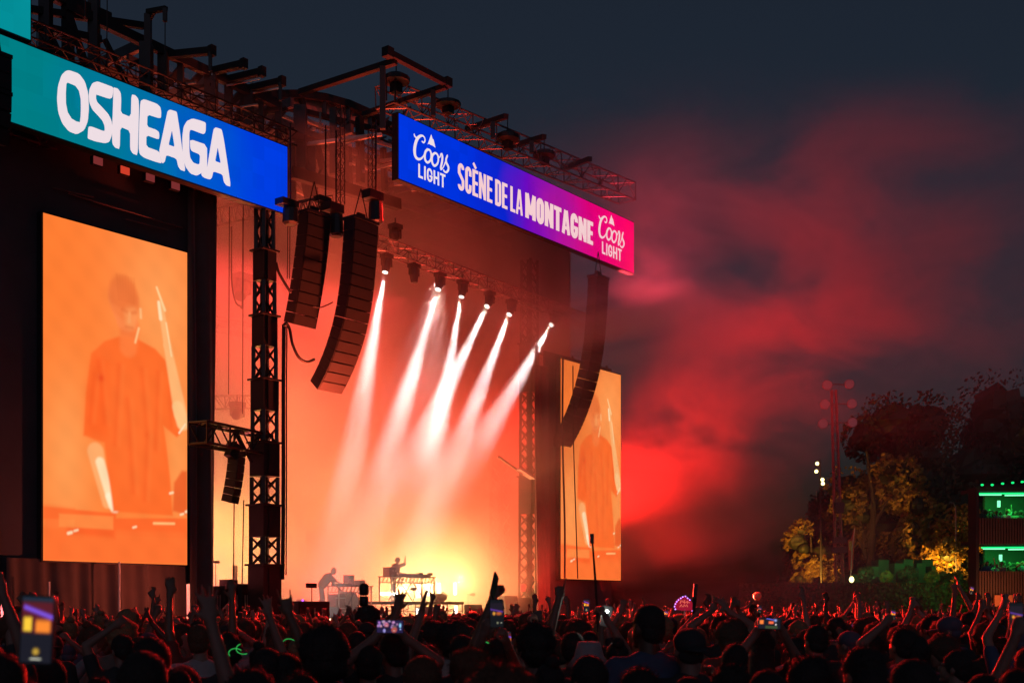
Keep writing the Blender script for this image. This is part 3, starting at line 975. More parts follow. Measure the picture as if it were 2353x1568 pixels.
# posts and knee braces under the eaves beam
for (u, v1, v2, w_) in ((375, 120, 215, .55), (415, 140, 230, .35), (485, 170, 262, .7), (525, 190, 270, .45), (572, 210, 290, .55), (600, 225, 300, .3), (640, 235, 320, .4)):
    beam(u, v1, 1.05, u, v2, 1.05, w_ * .55, w_ * .55, 'post')
for (a_, b_, c_, d_) in ((420, 215, 470, 160), (520, 250, 560, 205), (590, 280, 625, 236), (375, 205, 420, 150), (440, 225, 480, 262), (540, 262, 575, 300), (610, 300, 655, 250), (565, 215, 540, 290)):
    beam(a_, b_, 1.4, c_, d_, 1.4, .18, .18, 'brace')
for i, (a_, b_, c_, d_) in enumerate(((415, 192, 450, 188), (440, 205, 485, 196), (535, 230, 600, 218), (545, 243, 592, 236), (600, 262, 660, 252), (640, 300, 672, 296), (570, 262, 640, 250))):
    beam(a_, b_, 2.2, c_, d_, .9, .12, .12, 'purlin')
# ceiling skin between the ribs of the roof, seen from below
ceil_m = mat('dark_roof_skin', (.07, .055, .05), .8, noise=.3, nscale=.6)
for i in range(8):
    s0_c, s1_c = 4.5 + i * 3.05, 4.5 + i * 3.05 + 3.0
    for j in range(3):
        d0_c = 4.6 + j * 3.15
        MB().add([S(s0_c, d0_c, 20.5 - .10 * j), S(s1_c, d0_c, 20.5 - .10 * j), S(s1_c, d0_c + 3.1, 20.4 - .10 * j), S(s0_c, d0_c + 3.1, 20.4 - .10 * j)] + [S(s0_c, d0_c, 20.56 - .1 * j), S(s1_c, d0_c, 20.56 - .1 * j), S(s1_c, d0_c + 3.1, 20.46 - .1 * j), S(s0_c, d0_c + 3.1, 20.46 - .1 * j)],
                 [(0, 1, 2, 3), (7, 6, 5, 4), (0, 4, 5, 1), (1, 5, 6, 2), (2, 6, 7, 3), (3, 7, 4, 0)]).build('ceiling_panel', ceil_m, roof)
for i in range(9):
    MB().sbox(4.4 + i * 3.05, 4.56 + i * 3.05, 1.2, 13.9, 19.95, 20.3).build('rib', TR, roof)
for j in range(5):
    MB().sbox(4.4, 28.8, 2.2 + j * 2.8, 2.34 + j * 2.8, 19.7, 19.93).build('purlin', TR, roof)
for (a_, b_, c_, d_) in ((415, 195, 450, 190), (545, 247, 592, 240), (486, 172, 555, 158), (520, 197, 598, 181), (580, 214, 645, 202), (455, 262, 560, 303), (560, 300, 660, 345)):
    beam(a_, b_, .9, c_, d_, .2, .05, .05, 'lit_rail', BRT)
# arch over the stage with its lit skin
top = [(560, 226), (615, 218), (690, 217), (745, 225), (800, 240), (850, 262), (890, 288), (925, 300)]
low = [(560, 262), (640, 243), (700, 257), (745, 268), (800, 282), (850, 294), (890, 303), (925, 318)]
for i in range(len(top) - 1):
    MB().bar(Q(*top[i], 4.5), Q(*top[i + 1], 4.5), .3, .3).build('arch_segment', ST, roof)
    MB().bar(Q(*low[i], 4.5), Q(*low[i + 1], 4.5), .2, .2).build('arch_segment', ST, roof)
    MB().bar(Q(*top[i], 4.5), Q(*low[i], 4.5), .18, .18).build('arch_post', ST, roof)
    p1, p2, p3, p4 = Q(*top[i], 4.8), Q(*top[i + 1], 4.8), Q(*low[i + 1], 4.8), Q(*low[i], 4.8)
    MB().prism([p1, p2, p3, p4], B, .04).build('skin_panel', M['membrane'], roof)
# beams inside the roof that catch the stage light
lit = ((677, 335, 775, 322, 2.5, 1), (784, 320, 877, 309, 2.5, 1), (747, 337, 853, 312, 3.5, 1.2), (729, 344, 847, 388, 3, 3), (706, 358, 734, 369, 3, 3),
       (856, 372, 906, 366, 3, 1), (856, 389, 908, 375, 3, 1), (779, 381, 806, 377, 4, 2), (810, 397, 836, 393, 4, 2), (700, 300, 722, 296, 5, 4), (785, 337, 805, 334, 5, 4),
       (788, 345, 808, 342, 5, 4), (790, 353, 812, 350, 5, 4), (672, 352, 684, 350, 4, 3), (668, 363, 700, 356, 4, 3), (672, 393, 692, 391, 4, 3), (905, 423, 985, 419, 2, 1), (945, 436, 1005, 430, 2, 1),
       (640, 262, 700, 288, 3, 3), (700, 274, 740, 292, 3, 3), (696, 280, 740, 288, 5, 5), (745, 292, 790, 303, 5, 5), (800, 305, 880, 322, 5, 5), (860, 325, 915, 340, 4, 4), (668, 432, 700, 447, 3, 3))
for (u1, v1, u2, v2, a_, b_) in lit:
    beam(u1, v1, a_, u2, v2, b_, .12, .12, 'purlin', BRT)
beam(668, 396, 1.5, 916, 470, 1.5, .3, .42, 'beam')
beam(640, 300, 1.5, 916, 392, 4.5, .2, .25, 'beam')
for (u1, v1, u2, v2, w_) in ((690, 245, 690, 405, .45), (727, 330, 748, 415, .2), (716, 325, 716, 440, .3), (765, 250, 765, 400, .25), (800, 340, 803, 430, .2), (826, 270, 828, 420, .25), (706, 405, 716, 455, .4), (670, 330, 670, 480, .3), (880, 340, 884, 440, .2),
                             (700, 350, 730, 420, .16), (745, 380, 720, 440, .16), (760, 345, 800, 440, .12)):
    beam(u1, v1, 2.2, u2, v2, 2.2, w_, w_, 'post')
# roof lattice of small members, far too many to single out
rl = MB(); rr = random.Random(5)
for i in range(150):
    u = rr.uniform(560, 912); v = rr.uniform(255, 470) ; dd = rr.uniform(2.5, 9)
    if v < 250 + max(0, (u - 700)) * .18:
        continue
    p = Q(u, v, dd)
    dirn = rr.choice([A, B, A, B, UP, (A + UP).normalized(), (B - UP).normalized(), (A - UP * .8).normalized()])
    rl.bar(p, p + dirn * rr.uniform(.5, 1.8), .07, .07)
tag(rl.build('lattice_member', M['truss'], roof), kind='stuff')
# open frames standing above the roof
F2 = [(689, 213, 3, 909, 141, -1.5, .22), (891, 121, -1.5, 1027, 192, -1.5, .22), (834, 264, 2.5, 1025, 198, -1.5, .2), (879, 153, -1, 879, 297, -1, .2), (995, 209, -1, 995, 267, -1, .18),
      (1072, 297, 2, 1163, 267, -1.5, .2), (1132, 281, -1, 1132, 318, -1, .18), (1176, 336, 2, 1250, 314, -1.5, .2), (1221, 325, -1, 1221, 352, -1, .18), (1298, 387, 2, 1355, 365, -1.5, .2)]
for (u1, v1, a_, u2, v2, b_, w_) in F2:
    beam(u1, v1, a_, u2, v2, b_, w_, w_, 'frame_member')
MB().box(Q(891, 121, -1.5), (.32, .32, .34), (A, B, UP)).build('end_plate', ST, roof)
MB().box(Q(1027, 190, -1.5), (.3, .3, .34), (A, B, UP)).build('end_plate', ST, roof)

# chain hoists on top of the banner truss and over the stage
def hoist(u, v0, v1, v2, d, k, label):
    """chain from v0 down to a hoist body between v1 and v2"""
    p = Q(u, v2, d)
    t = thing('chain_hoist', label, 'hoist', p, 'chain hoists')
    h = (Q(u, v1, d) - p).z
    MB().box(p + UP * h * .28, (.34 * k, .34 * k, h * .5), (A, B, UP)).build('body', M['black_metal'], t)
    MB().tube([p + UP * h * .5, p + UP * h * .58, p + UP * h * .8, p + UP * h * .95, p + UP * h], [.25 * k, .52 * k, .52 * k, .34 * k, .12 * k], 12).build('chain_cowl', M['black_metal'], t)
    MB().tube([p + UP * h, Q(u, v0, d)], .025 * k, 6).build('chain', M['cable'], t)
    return t
hoist(910, 135, 170, 215, -.4, 1.0, 'chain hoist hanging from the tallest open frame, above the stage name banner')
hoist(1029, 192, 230, 262, -.2, 1.0, 'second chain hoist from the left above the stage name banner')
hoist(1166, 267, 304, 345, .2, 1.0, 'third chain hoist above the stage name banner, in purple smoke')
hoist(1250, 314, 346, 378, .4, 1.0, 'farthest chain hoist above the stage name banner')
hk = thing('rigging_cage', 'small cage round the chain at the left end of the banner truss', 'cage', Q(900, 232, -.3))
for du in (0, 1):
    for dv in (0, 1):
        c = Q(888 + du * 20, 232, -.6 + dv * .5)
        MB().tube([c, c + UP * .9], .03, 6).build('post', ST, hk)

def bag_hoist(u, va, vb, d, label, w=.26):
    """black chain bag hanging under a hoist head"""
    p, q = Q(u, vb, d), Q(u, va, d)
    t = thing('chain_bag', label, 'chain bag', p, 'chain bags')
    H = q.z - p.z
    MB().tube([p, p + UP * .08, p + UP * H * .68, p + UP * H * .7], [w * .7, w, w * .9, w * .5], 10).build('bag', M['speaker'], t)
    MB().box(p + UP * H * .86 - A * .15, (w * 2.6, w * 1.5, H * .26), (A, B, UP)).build('hoist_head', M['black_metal'], t)
    MB().tube([q, q + UP * 2.6], .03, 6).build('chain', M['cable'], t)
bag_hoist(667, 462, 517, -1.4, 'chain bag just right of the festival name banner', .27)
bag_hoist(748, 455, 503, -.3, 'chain bag above the right corner of the nearer speaker array', .22)
bag_hoist(772, 470, 544, -1.0, 'chain bag hanging between the two left speaker arrays', .27)
bag_hoist(863, 442, 514, -1.5, 'tall chain bag above the longer speaker array', .27)
for i, (u, v0, v1) in enumerate(((782, 245, 470), (855, 300, 445))):
    tr = truss('hanging_truss', ('slim vertical truss hanging over the stage opening', 'slim vertical truss right above the longer speaker array')[i], 'truss', Q(u, v0, .5), Q(u, v1, .5), .22, .22, .4, .022, .014, ST, up=A)

# ---------------------------------------------------------------- telescoping stage towers
def tower(s, d, cells, label, m, zoff=0):
    t = thing('stage_tower', label, 'tower', S(s, d, 0))
    for (z0, z1, w_, kind) in cells:
        if kind == 's':
            MB().box(S(s, d, (z0 + z1) / 2), (w_, w_, z1 - z0), (A, B, UP)).build('sleeve', m, t)
            MB().box(S(s, d, z1 + .03), (w_ + .16, w_ + .16, .06), (A, B, UP)).build('flange', m, t)
            MB().box(S(s - w_ * .2, d - w_ / 2 - .02, (z0 + z1) / 2), (.05, .04, (z1 - z0) * .96), (A, B, UP)).build('guide_rail', m, t)
        else:
            hw = w_ / 2 - .05
            for i in (-1, 1):
                for j in (-1, 1):
                    MB().bar(S(s + i * hw, d + j * hw, z0), S(s + i * hw, d + j * hw, z1), .12, .12).build('post', m, t)
            MB().bar(S(s, d, z0), S(s, d, z1), .26, .26).build('inner_mast', m, t)
            br = MB()
            nb = max(1, round((z1 - z0) / .62))
            for k in range(nb):
                za, zb_ = z0 + (z1 - z0) * k / nb, z0 + (z1 - z0) * (k + 1) / nb
                for (c0, c1) in (((-1, -1), (1, -1)), ((1, -1), (1, 1)), ((1, 1), (-1, 1)), ((-1, 1), (-1, -1))):
                    a0, a1 = S(s + c0[0] * hw, d + c0[1] * hw, za), S(s + c1[0] * hw, d + c1[1] * hw, zb_)
                    b0, b1 = S(s + c0[0] * hw, d + c0[1] * hw, zb_), S(s + c1[0] * hw, d + c1[1] * hw, za)
                    br.bar(a0, a1, .045, .045); br.bar(b0, b1, .045, .045)
            tag(br.build('cross_brace', m, t), kind='stuff')
    return t
tp = sd(Q(608, 1390, -.7))
def tz(v):
    return Q(608, v, -.7).z
cells = []
for (va, vb, w_, k) in ((1455, 1299, .78, 's'), (1299, 1233, .74, 'l'), (1233, 1162, .74, 's'), (1160, 1096, .7, 'l'), (1094, 1019, .7, 's'), (1019, 944, .66, 'l'), (944, 875, .66, 's'),
                        (874, 797, .62, 'l'), (797, 728, .60, 's'), (726, 648, .56, 'l'), (646, 579, .55, 's'), (579, 440, .5, 'l')):
    cells.append((max(-.5, tz(va)), tz(vb), w_, k))
tower(tp[0], -.7, cells, 'black telescoping tower standing between the drape and the stage', M['black_metal'])
tp2 = sd(Q(1216, 1390, 1.6))
cells = []
z = 0
for i in range(9):
    h = (2.2, 1.7)[i % 2]
    cells.append((z, z + h, .78 - i * .02, 's' if i % 3 == 0 else 'l')); z += h
tower(tp2[0], 1.6, cells, 'far stage tower glowing red in the smoke', M['steel'])
tp3 = sd(Q(1150, 1390, 5.5))
tower(tp3[0], 5.5, [(1.5, 9.5, .8, 'l')], 'dim scaffold tower at the far side of the stage', M['steel'])
# arm with a lit panel on the far tower
ar = thing('lamp_outrigger', 'slanting arm with a pale panel fixed to the far tower', 'arm', Q(1150, 1060, 1.3))
MB().bar(Q(1145, 1048, 1.2), Q(1200, 1088, .9), .08, .08).build('arm', ST, ar)
MB().bar(Q(1190, 1076, .85), Q(1224, 1098, .75), .34, .1).build('panel', M['white_pole'], ar)
tag(MB().box(Q(1201, 1349, .9), (.36, .03, .32), (A, B, UP)).build('notice', M['white_pole']), 'small pale notice hung on the base of the far tower', 'notice')

# cables down the left tower and beside it
def cable(pts, r, label, d=None, group=None):
    P = [Q(p[0], p[1], p[2] if len(p) > 2 else d) for p in pts]
    fine = []
    for i in range(len(P) - 1):
        p0, p1, p2, p3 = P[max(i - 1, 0)], P[i], P[i + 1], P[min(i + 2, len(P) - 1)]
        for q in range(5):
            t = q / 5
            fine.append(.5 * ((2 * p1) + (-p0 + p2) * t + (2 * p0 - 5 * p1 + 4 * p2 - p3) * t ** 2 + (-p0 + 3 * p1 - 3 * p2 + p3) * t ** 3))
    fine.append(P[-1])
    tag(MB().tube(fine, r, 6).build('cable', M['cable'], smooth=True), label, 'cable', group)
cable([(652, 745), (651, 900), (651, 1100), (650, 1250), (649, 1330)], .07, 'thick bundle of cables hanging straight down right of the left tower', -1.1)
cable([(659, 748), (658, 900), (658, 1100), (657, 1320)], .025, 'thin cable beside the thick bundle right of the left tower', -1.1)
cable([(652, 748), (657, 742), (665, 755), (672, 790), (686, 820), (704, 831), (722, 825)], .05, 'cable looping from the bundle to the longer speaker array', -1.2)
cable([(634, 603), (640, 625), (655, 652), (668, 672)], .05, 'cable sagging from the left tower to the nearer speaker array', -.8)
cable([(718, 703), (735, 706), (752, 700), (764, 694)], .025, 'thin cable strung between the two left speaker arrays', -1.2)
for i, (u, v0, v1) in enumerate(((527, 475, 905), (559, 470, 950), (662, 400, 640), (667, 400, 640))):
    cable([(u, v0), (u - 1, (v0 + v1) / 2), (u - 2, v1)], .018, ('thin cable hanging behind the drape edge', 'thin cable hanging just left of the tower', 'left of two thin cables behind the nearer speaker array', 'right of two thin cables behind the nearer speaker array')[i], 1.2)
cable([(532, 520), (532, 640), (540, 690), (551, 702), (557, 690), (558, 500)], .03, 'cable hanging in a loop left of the tower', 3)
cable([(1293, 822), (1292, 1000), (1297, 1200), (1297, 1328)], .05, 'left of two cables hanging across the far video screen', -.8)
cable([(1316, 840), (1317, 1000), (1323, 1200), (1327, 1328)], .03, 'right of two cables hanging across the far video screen', -.8)

# ---------------------------------------------------------------- speaker arrays
def line_array(name, label, u, v, d, tilts, h, w_, dep, yaw=0, hang=1.2, lips=True):
    top = Q(u, v, d)
    t = thing(name, label, 'speaker array', top, 'hanging speaker arrays')
    c, s_ = math.cos(yaw), math.sin(yaw)
    fx = A * c + B * s_          # across
    fb = B * c - A * s_          # to the back
    p = top.copy()
    fr = MB()
    fr.box(p + UP * .05, (w_ * 1.02, dep * 1.15, .1), (fx, fb, UP)); fr.box(p + UP * .2, (w_ * .3, .1, .25), (fx, fb, UP))
    fr.build('flying_frame', M['black_metal'], t)
    for sgn in (-1, 1):
        MB().tube([p + UP * .1 + fx * sgn * w_ * .3, p + UP * hang], .02, 5).build('sling', M['cable'], t)
    for i, ti in enumerate(tilts):
        a_ = R(ti)
        dn = -UP * math.cos(a_) + fb * math.sin(a_)       # down along the array
        nb = fb * math.cos(a_) + UP * math.sin(a_)        # to the back of the box
        c_ = p + dn * h / 2 + nb * 0
        b_ = MB()
        hh = h * .99
        # wedge: front taller than the back
        f0, f1 = -dep / 2, dep / 2
        o = []
        for sgn in (-1, 1):
            o.append([c_ + fx * (sgn * w_ / 2) + nb * f0 - dn * hh / 2, c_ + fx * (sgn * w_ / 2) + nb * f0 + dn * hh / 2,
                      c_ + fx * (sgn * w_ / 2 * .93) + nb * f1 + dn * hh * .47, c_ + fx * (sgn * w_ / 2 * .93) + nb * f1 - dn * hh * .47])
        b_.add(o[0] + o[1], [(0, 1, 2, 3), (7, 6, 5, 4), (0, 4, 5, 1), (1, 5, 6, 2), (2, 6, 7, 3), (3, 7, 4, 0)])
        bo = b_.build('speaker_box', M['speaker'], t)
        gr = MB(); gr.box(c_ + nb * (f0 - .012), (w_ * .94, .02, hh * .9), (fx, nb, -dn))
        gr.build('grille', M['black_metal'], bo)
        if lips and i > len(tilts) * .45 and i % 2 == 0:
            MB().box(c_ + dn * hh / 2 - nb * dep * .2 + fx * w_ * .3, (w_ * .34, dep * .3, .012), (fx, nb, -dn)).build('rigging_plate', M['grey_gear'], bo)
        p = p + dn * h
    return t
def lerp_list(ks, n):
    return [float(np.interp(i / (n - 1), [k[0] for k in ks], [k[1] for k in ks])) for i in range(n)]
line_array('speaker_array', 'longer black speaker array curving like a J left of the light beams', 829, 512, -1.7, lerp_list([(0, 4), (.3, 7), (.55, 17), (.75, 27), (.9, 35), (1, 40)], 16), .375, 1.2, .55)
line_array('speaker_array', 'shorter black speaker array hanging beside the left tower', 722, 497, -.9, lerp_list([(0, 6), (.5, 12), (1, 17)], 10), .375, 1.1, .5)
line_array('speaker_array', 'distant speaker array hanging in front of the far video screen', 1374, 640, -1.8, lerp_list([(0, 3), (.3, 6), (.55, 16), (.8, 27), (1, 38)], 19), .41, .95, .5)
line_array('speaker_array', 'small speaker array hanging under the truss arm left of the tower', 543, 1048, -1.0, lerp_list([(0, 5), (1, 14)], 6), .25, .52, .36, yaw=R(25), hang=.5)
line_array('speaker_array', 'part of a speaker array cut off by the left edge over the teal banner', -14, 132, -2.4, [0, 0], .42, .7, .5)
line_array('speaker_array', 'lower piece of a speaker array cut off by the left edge over the teal banner', -14, 218, -2.4, [2, 8, 14], .4, .7, .5, hang=.9)
for i, (u1, v1, u2, v2) in enumerate(((538, 1148, 536, 1330), (560, 1148, 556, 1340))):
    cable([(u1, v1), ((u1 + u2) / 2, (v1 + v2) / 2), (u2, v2)], .02, ('left', 'right')[i] + ' of two tie lines under the small speaker array', -1.0)
MBt = MB(); MBt.bar(Q(541, 1020, -1.1), Q(528, 1050, -1.1), .3, .3)
tag(MBt.build('hoist_bracket', M['black_metal']), 'black bracket joining the truss arm and the small speaker array', 'bracket')
tag(MB().bar(Q(540, 985, -1.2), Q(578, 1062, -.9), .07, .07).build('tie_strut', M['black_metal']), 'slanting strut from the truss arm to the left tower', 'strut')

# ---------------------------------------------------------------- moving lights
ML = emit_mat('lamp_lens_lit', (1, .93, .82), 4)
def moving_light(u, v, d, aim, label, lit=True, k=1.0, grp='moving lights on the stage truss'):
    p = Q(u, v, d)
    t = thing('moving_light', label, 'stage light', p, grp)
    tgt = Vector(aim)
    dr = (tgt - p).normalized()
    MB().box(p + UP * .30 * k, (.42 * k, .36 * k, .16 * k), (A, B, UP)).build('base', M['black_metal'], t)
    for s_ in (-1, 1):
        MB().box(p + A * (.22 * k * s_) + UP * .08 * k, (.05 * k, .16 * k, .34 * k), (A, B, UP)).build('yoke_arm', M['black_metal'], t)
    hd = MB()
    hd.tube([p - dr * .26 * k, p - dr * .2 * k, p + dr * .05 * k, p + dr * .3 * k, p + dr * .36 * k], [.12 * k, .19 * k, .19 * k, .15 * k, .14 * k], 12)
    h = hd.build('head', M['black_metal'], t, smooth=False)
    if lit:
        MB().tube([p + dr * .361 * k, p + dr * .375 * k], .105 * k, 12).build('lens', ML, h)
    MB().tube([p + UP * .38 * k, p + UP * .62 * k], .03 * k, 6).build('clamp', M['truss'], t)
    return p + dr * .42 * k
BEAMS = [((888, 606), (818, 1000), .8, 'moving light with a white beam, nearest the speaker arrays'), ((1011, 648), (905, 1000), .8, 'moving light with a white beam, second lit from the left'),
         ((1063, 664), (1010, 960), .8, 'moving light with a yellow flecked beam in the middle of the truss'), ((1125, 690), (985, 980), .8, 'moving light whose beam crosses its left neighbour'),
         ((1175, 708), (1060, 1010), .8, 'moving light with a white beam, second from the far end'), ((1273, 735), (1120, 990), .8, 'moving light with a bluish white beam at the far end')]
for (u, v), (u2, v2), dd, lab in BEAMS:
    q = Q(u2, v2, dd)
    e = moving_light(u, v, 1, q, lab)
    light('beam', 'SPOT', e, q, 48000, (1, .78, .74), .08, 10.5, .9)
moving_light(951, 628, 1, Q(955, 800, 1), 'unlit moving light pointing down between two lit ones', False)
moving_light(908, 540, 1.1, Q(930, 520, 2), 'unlit moving light on top of the truss end', False, 1.1)
moving_light(545, 950, 5.6, Q(520, 975, 4), 'moving light on top of the truss arm left of the tower', False, 1.2, 'moving lights at the back left')
moving_light(556, 665, 6, Q(540, 720, 5), 'dim moving light seen through smoke left of the tower', False, 1.6, 'moving lights at the back left')
for i, (u, v) in enumerate(((225, 370), (287, 392), (345, 408), (403, 427))):
    p = Q(u, v, -.2)
    m_ = M['lampA'] = M.get('lampA') or emit_mat('red_gel_dim', lin(120, 45, 45), 1, 'NONE')
    m2 = M['lampB'] = M.get('lampB') or emit_mat('red_gel_bright', lin(205, 60, 40), 1, 'NONE')
    t = thing('gel_lamp', ('leftmost dim red lamp under the festival banner', 'brightest orange lamp under the festival banner', 'third dim red lamp under the festival banner', 'last dim red lamp under the festival banner')[i], 'lamp', p, 'small lamps under the banner')
    MB().box(p + B * .08, (.34, .12, .26), (A, B, UP)).build('housing', M['black_metal'], t)
    MB().box(p - B * .01, (.3, .03, .22), (A, B, UP)).build('gel', m2 if i == 1 else m_, t)
# ================================================================ risers, instruments and lamps on the stage
def QY(u, v, Y):
    return QD(u, v, Y)
GM = {'gear': mat('dark_red_gear_plastic', (.10, .03, .03), .45, noise=.2), 'case_red': mat('red_brown_case', (.25, .06, .04), .6, noise=.2),
      'silver': mat('brushed_silver_leg', (.55, .5, .45), .35, .7), 'white_gear': mat('white_laptop_shell', (.7, .68, .66), .35)}
TUBE = emit_mat('strobe_tube_lit', (1, .95, .80), 9)
EDGE = emit_mat('lit_stage_edge', (1, .80, .42), 3.2)
AX = (A, B, UP)

def on_floor(u, v, d, z=DECK):
    """point on the plane d behind the front, pixel column u, height z"""
    p = Q(u, v, d); p.z = z
    return p

# lit strips along the edge of the stage
for i, (s0, s1, z_, lab) in enumerate(((9.4, 13.4, 1.34, 'glowing yellow strip along the stage edge left of the middle'), (15.0, 21.0, 1.34, 'glowing yellow strip along the stage edge right of the middle'))):
    tag(MB().sbox(s0, s1, -.10, -.04, z_ - .09, z_ + .09).build('edge_light', EDGE), lab, 'strip light')

def riser(s0, s1, d0, d1, h, label):
    t = thing('riser', label, 'riser', S((s0 + s1) / 2, (d0 + d1) / 2, DECK))
    MB().sbox(s0, s1, d0, d1, DECK + h - .12, DECK + h).build('platform', M['case'], t)
    n = max(2, round((s1 - s0) / 1.0))
    for i in range(n + 1):
        for d in (d0 + .05, d1 - .05):
            s = s0 + .04 + (s1 - s0 - .08) * i / n
            MB().tube([S(s, d, DECK), S(s, d, DECK + h - .12)], .03, 6).build('leg', GM['silver'], t)
    for d in (d0 + .05, d1 - .05):
        MB().tube([S(s0, d, DECK + h * .35), S(s1, d, DECK + h * .35)], .018, 5).build('rail', GM['silver'], t)
    return t
DJ = sd(on_floor(903, 1372, 2.6))
riser(DJ[0] - 1.5, DJ[0] + 3.6, 1.8, 4.2, .62, 'low riser on thin legs under the table of the middle performer')
KB = sd(on_floor(740, 1390, 2.6))
riser(KB[0] + .2, KB[0] + 2.9, 1.9, 3.9, .2, 'low riser under the table of the left performer')

def truss_table(s, d, z, L, W, H, label, tilt=0):
    t = thing('truss_table', label, 'table', S(s, d, z))
    MB().sbox(s - L / 2, s + L / 2, d - W / 2, d + W / 2, z + H, z + H + .04).build('table_top', M['case'], t)
    for i in (-1, 1):
        for j in (-1, 1):
            c = S(s + i * (L / 2 - .05), d + j * (W / 2 - .05), z)
            MB().bar(c, c + UP * H, .06, .06).build('leg', GM['silver'] if j < 0 else M['grey_gear'], t)
    for j in (-1, 1):
        y = d + j * (W / 2 - .05)
        MB().bar(S(s - L / 2, y, z + H - .22), S(s + L / 2, y, z + H - .22), .04, .04).build('rail', GM['silver'], t)
        n = round(L / .22)
        for k in range(n):
            x0 = s - L / 2 + L * k / n
            MB().bar(S(x0, y, z + H - .2), S(x0 + L / n * .5, y, z + H), .03, .03).build('lace', GM['silver'], t)
        MB().bar(S(s - L * .28, y, z + .05), S(s - L * .05, y, z + H - .24), .035, .035).build('brace', M['grey_gear'], t)
        MB().bar(S(s + L * .25, y, z + .05), S(s + L * .0, y, z + H - .24), .035, .035).build('brace', M['grey_gear'], t)
    return t
ZD = DECK + .62
truss_table(DJ[0] + .75, 2.5, ZD, 2.7, .8, 1.0, 'long table on truss legs holding the middle performer\'s gear')
truss_table(KB[0] + 1.5, 2.6, DECK + .2, 1.9, .7, 1.0, 'truss table with two upright laptops before the left performer')

def gear(name, label, cat, s, d, z, size, m, extra=None, group=None):
    t = thing(name, label, cat, S(s, d, z), group)
    MB().box(S(s, d, z + size[2] / 2), size, AX).build('body', m, t)
    if extra:
        extra(t)
    return t
TZ = ZD + 1.04
def knobs(s, d, z, n, w_):
    def f(t):
        for i in range(n):
            c = S(s - w_ / 2 + w_ * (i + .5) / n, d - .05, z)
            MB().tube([c, c + UP * .03], .02, 8).build('knob', GM['silver'], t)
    return f
gear('mixer', 'flat mixer in the middle of the long performer table', 'mixer', DJ[0] + .95, 2.45, TZ, (.7, .45, .11), GM['gear'], knobs(DJ[0] + .95, 2.45, TZ + .11, 7, .6))
gear('media_player', 'flat player at the right of the long performer table', 'music player', DJ[0] + 1.65, 2.45, TZ, (.55, .42, .1), GM['gear'], knobs(DJ[0] + 1.65, 2.45, TZ + .1, 4, .4))
gear('media_player', 'flat player right in front of the middle performer', 'music player', DJ[0] + .35, 2.45, TZ, (.5, .42, .1), GM['gear'], knobs(DJ[0] + .35, 2.45, TZ + .1, 4, .4))
gear('equipment_rack', 'dark box standing at the left end of the long performer table', 'rack', DJ[0] - .42, 2.4, TZ, (.42, .36, .36), GM['gear'], knobs(DJ[0] - .4, 2.2, TZ + .2, 2, .3))
def laptop_stand(s, d, z, label, m=None):
    t = thing('laptop', label, 'laptop', S(s, d, z), 'laptops on stage')
    MB().box(S(s, d + .1, z + .22), (.05, .3, .42), AX).build('screen', m or GM['gear'], t)
    MB().box(S(s + .1, d, z + .02), (.24, .3, .03), AX).build('keyboard', m or GM['gear'], t)
laptop_stand(KB[0] + 1.35, 2.55, DECK + 1.24, 'left one of two upright laptops on the left performer\'s table')
laptop_stand(KB[0] + 1.62, 2.55, DECK + 1.24, 'right one of two upright laptops on the left performer\'s table')
gear('synthesizer', 'small box synth right of the laptops on the left table', 'synthesizer', KB[0] + 1.95, 2.5, DECK + 1.24, (.3, .3, .22), GM['gear'], knobs(KB[0] + 1.95, 2.4, DECK + 1.46, 3, .2))
gear('keyboard', 'slanting keyboard under the left performer\'s hands', 'keyboard', KB[0] + .95, 2.5, DECK + 1.24, (.8, .35, .08), GM['gear'], knobs(KB[0] + .95, 2.5, DECK + 1.32, 6, .6))
# drum-like red equipment under the left table
t = thing('bass_drum', 'red drum and cases packed under the left performer\'s table', 'drum', S(KB[0] + 1.3, 2.7, DECK + .2))
c = S(KB[0] + 1.45, 2.7, DECK + .62)
MB().tube([c - B * .25, c + B * .25], .36, 20).build('shell', GM['case_red'], t)
MB().tube([c - B * .27, c - B * .25], .38, 20).build('hoop', GM['silver'], t)
t = thing('flight_case', 'red brown case beside the drum under the left table', 'case', S(KB[0] + .85, 2.7, DECK + .2))
MB().box(S(KB[0] + .85, 2.7, DECK + .55), (.5, .45, .7), AX).build('body', GM['case_red'], t)
for k in (0, 1):
    MB().box(S(KB[0] + .85, 2.46, DECK + .35 + .4 * k), (.5, .02, .03), AX).build('edge_trim', GM['silver'], t)
# laptop and small desk at the far left
gear('keyboard', 'small keyboard with a violet light at the left of the stage', 'keyboard', *sd(on_floor(694, 1373, 3))[:2], DECK + .32, (1.1, .4, .08), GM['gear'])
gear('flight_case', 'low red case under the small keyboard at the left of the stage', 'case', *sd(on_floor(694, 1385, 3))[:2], DECK, (1.1, .5, .32), GM['case_red'])
sL = sd(on_floor(691, 1365, 3.1))
t = thing('laptop', 'open silver laptop with a round mark on its lid, far left of the stage', 'laptop', S(sL[0], 3.1, DECK + .4), 'laptops on stage')
MB().box(S(sL[0], 3.1, DECK + .53), (.5, .02, .3), AX).build('screen_lid', GM['white_gear'], t)
MB().box(S(sL[0], 3.28, DECK + .41), (.5, .34, .02), AX).build('keyboard', GM['white_gear'], t)
VIO = emit_mat('violet_indicator', (.35, .05, 1), 6, 'NONE')
tag(MB().ball(Q(695, 1378, 2.6), .035, 8, 6).build('indicator_lamp', VIO), 'tiny violet indicator lamp by the silver laptop', 'lamp')

